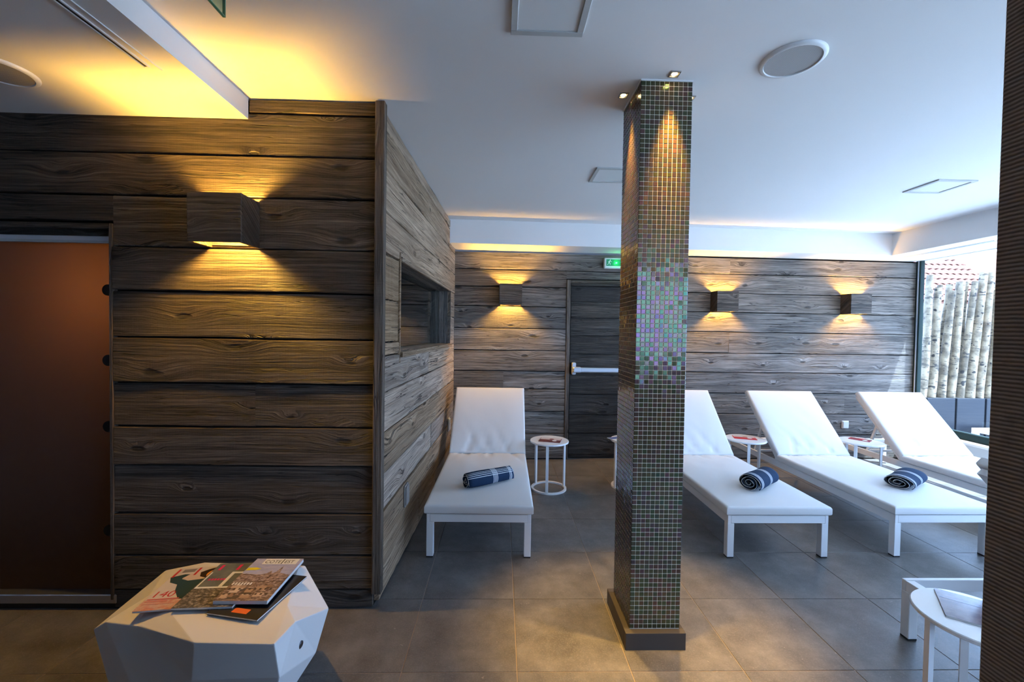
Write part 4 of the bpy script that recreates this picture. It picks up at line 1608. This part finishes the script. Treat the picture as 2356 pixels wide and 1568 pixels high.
bmesh.ops.dissolve_limit(bm, angle_limit=math.radians(1.0), verts=bm.verts, edges=bm.edges)
bmesh.ops.bevel(bm, geom=bm.edges[:], offset=0.0035, segments=2, affect='EDGES', profile=0.6)
bm.to_mesh(so.data)
bm.free()
nrm = Vector((0.973, -0.188, -0.135)).normalized()
lk = MB().lathe([(0, 0.004), (0.011, 0.004), (0.014, 0.002), (0.014, -0.004), (0, -0.004)], 24).build('lock_button', plain('lock_metal', (0.10, 0.10, 0.11), 0.3, metal=0.8), stool, smooth=True, angle=30)
lk.location = Vector((-0.699, 1.494, 0.275)) - Vector((-1.06, 1.58, 0))
lk.rotation_euler = nrm.to_track_quat('Z', 'Y').to_euler()

# ------------------------------------------------------------------ outside the window
tag(struct(box_obj('ground', M['paving'], (4.95, 30, -12, 30, -0.25, -0.02))))
PLY = 5.78
for k in range(9):
    x0 = 4.72 + 0.432 * k
    if k < 2 or k > 6:
        continue
    pn = tag(empty('slate_planter', (x0 + 0.21, PLY + 0.14, -0.02)), '', 'planter', 'slate planters under the birch fence')
    words = ['first', 'second', 'third', 'fourth', 'fifth', 'sixth', 'seventh', 'eighth']
    pn['label'] = '%s dark slate planter from the window corner, under the birch poles outside' % words[k - 2]
    mb = MB()
    a, h_ = 0.202, 0.575
    mb.bbox(-a, a, -0.14, -0.115, 0.0, h_, b=0.004)
    mb.bbox(-a, a, 0.115, 0.14, 0.0, h_, b=0.004)
    mb.bbox(-a, -a + 0.025, -0.115, 0.115, 0.0, h_, b=0.004)
    mb.bbox(a - 0.025, a, -0.115, 0.115, 0.0, h_, b=0.004)
    mb.build('planter_box', M['slate'], pn, fix=False)
    box_obj('soil', plain('soil_%d' % k, (0.03, 0.025, 0.02), 0.9), (-a + 0.025, a - 0.025, -0.115, 0.115, 0.30, 0.577), pn)

brs = random.Random(5)
xs = 6.02
k = 0
ordn = ['first', 'second', 'third', 'fourth', 'fifth', 'sixth', 'seventh', 'eighth', 'ninth', 'tenth', 'eleventh', 'twelfth', 'thirteenth', 'fourteenth',
        'fifteenth', 'sixteenth', 'seventeenth', 'eighteenth', 'nineteenth', 'twentieth', 'twenty-first', 'twenty-second', 'twenty-third', 'twenty-fourth',
        'twenty-fifth', 'twenty-sixth', 'twenty-seventh', 'twenty-eighth', 'twenty-ninth', 'thirtieth', 'thirty-first', 'thirty-second', 'thirty-third', 'thirty-fourth']
poles = []
while xs < 7.5:
    r0 = brs.uniform(0.044, 0.060)
    back = k % 2
    lean = 0.075 + 0.028 * math.sin(xs * 5.0 + back * 1.5) + brs.uniform(-0.012, 0.012)
    hgt = brs.uniform(1.50, 1.80)
    zb = 0.557
    yb = PLY + 0.078 + back * 0.124
    root = empty('birch_pole', (xs, yb, zb))
    pts, rad = [], []
    ph, am = brs.uniform(0, 6), brs.uniform(0.006, 0.02)
    for i in range(13):
        s = i / 12
        pts.append((lean * s * 1.3 + am * math.sin(5 * s + ph), 0.010 * math.sin(4 * s + ph) + (0.0 if not back else 0.01 * s), hgt * s))
        rad.append(r0 * (1 - 0.28 * s) * (1 + 0.05 * math.sin(11 * s + ph)))
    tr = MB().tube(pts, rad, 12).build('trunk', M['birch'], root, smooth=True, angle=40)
    for q in range(brs.randint(2, 4)):
        i = brs.randint(3, 11)
        a = brs.uniform(3.4, 6.0)
        c = Vector(pts[i]) + Vector((math.cos(a), math.sin(a), 0)) * rad[i] * 0.8
        MB().tube([c, c + Vector((math.cos(a) * 0.022, math.sin(a) * 0.022, 0.016))], [0.009, 0.005], 8).build('branch_stub', M['birch_brown'], root, smooth=True, angle=50)
    poles.append((root, xs, back))
    xs += brs.uniform(0.060, 0.078)
    k += 1
poles_f = [p for p in poles if not p[2]]
poles_b = [p for p in poles if p[2]]
for row, lst in (('front', poles_f), ('rear', poles_b)):
    for i, (o, x, b) in enumerate(lst):
        tag(o, '%s birch pole in the %s row of the fence, counted from the window corner' % (ordn[i], row), 'birch pole', 'birch poles outside the window')

# white garden seat corner outside
ws = tag(empty('garden_seat', (6.62, 5.30, -0.02)), 'white garden seat arm just outside the window at the right edge', 'garden seat')
for nm, d in (('arm', (-0.10, 0.50, -0.03, 0.03, 0.30, 0.355)), ('leg', (-0.10, -0.04, -0.03, 0.03, 0.0, 0.30)), ('leg', (0.44, 0.50, -0.03, 0.03, 0.0, 0.30)),
              ('seat', (-0.04, 0.44, -0.03, 0.40, 0.13, 0.18)), ('leg', (-0.04, 0.02, 0.34, 0.40, 0.0, 0.13)), ('leg', (0.38, 0.44, 0.34, 0.40, 0.0, 0.13))):
    box_obj(nm, M['white_metal'], d, ws, bevel=0.004)

struct(box_obj('ground_courtyard', M['paving'], (-10.0, 4.94, -30.0, -2.81, -0.2, -0.03)))

# neighbouring house with a tiled roof
hb = tag(empty('neighbour_house', (15.5, 13.0, -0.2)), 'pale house with a clay tile roof behind the birch fence', 'house')
box_obj('wall', M['render'], (-6, 9, 0.6, 6, 0, 3.0), hb)
pit = math.radians(38)
roof = box_obj('roof', M['roof_tile'], (-6.5, 9.5, 0, 5.2, -0.06, 0.0), hb, loc=(0, 0, 2.75), rot=(pit, 0, 0))
rt = MB()
tw_, tl_ = 0.235, 0.34
prof = [(-tw_ / 2, 0.012), (-tw_ / 4, 0.045), (0, 0.05), (tw_ / 4, 0.03), (tw_ / 2, 0.012)]
vv = []
for yy, lift in ((0.0, 0.025), (tl_ * 1.08, 0.0)):
    vv += [(a, yy, b + lift) for a, b in prof] + [(a, yy, b + lift - 0.014) for a, b in prof]
ff = []
for i in range(4):
    ff += [(i, i + 1, i + 11, i + 10), (5 + i, 15 + i, 16 + i, 6 + i), (i, 5 + i, 6 + i, i + 1), (10 + i, 11 + i, 16 + i, 15 + i)]
ff += [(0, 10, 15, 5), (4, 9, 19, 14)]
rt.add(vv, ff)
t_first = rt.build('roof_tile', M['roof_tile'], roof)
tiles = [(i, j) for j in range(0, 14) for i in range(0, 20)]
for n_, (i, j) in enumerate(tiles):
    o = t_first if n_ == 0 else bpy.data.objects.new('roof_tile', t_first.data)
    if n_:
        COL.objects.link(o)
        o.parent = roof
    o.location = (-3.4 + i * tw_ + (j % 2) * 0.05, 0.02 + j * tl_, 0.0)
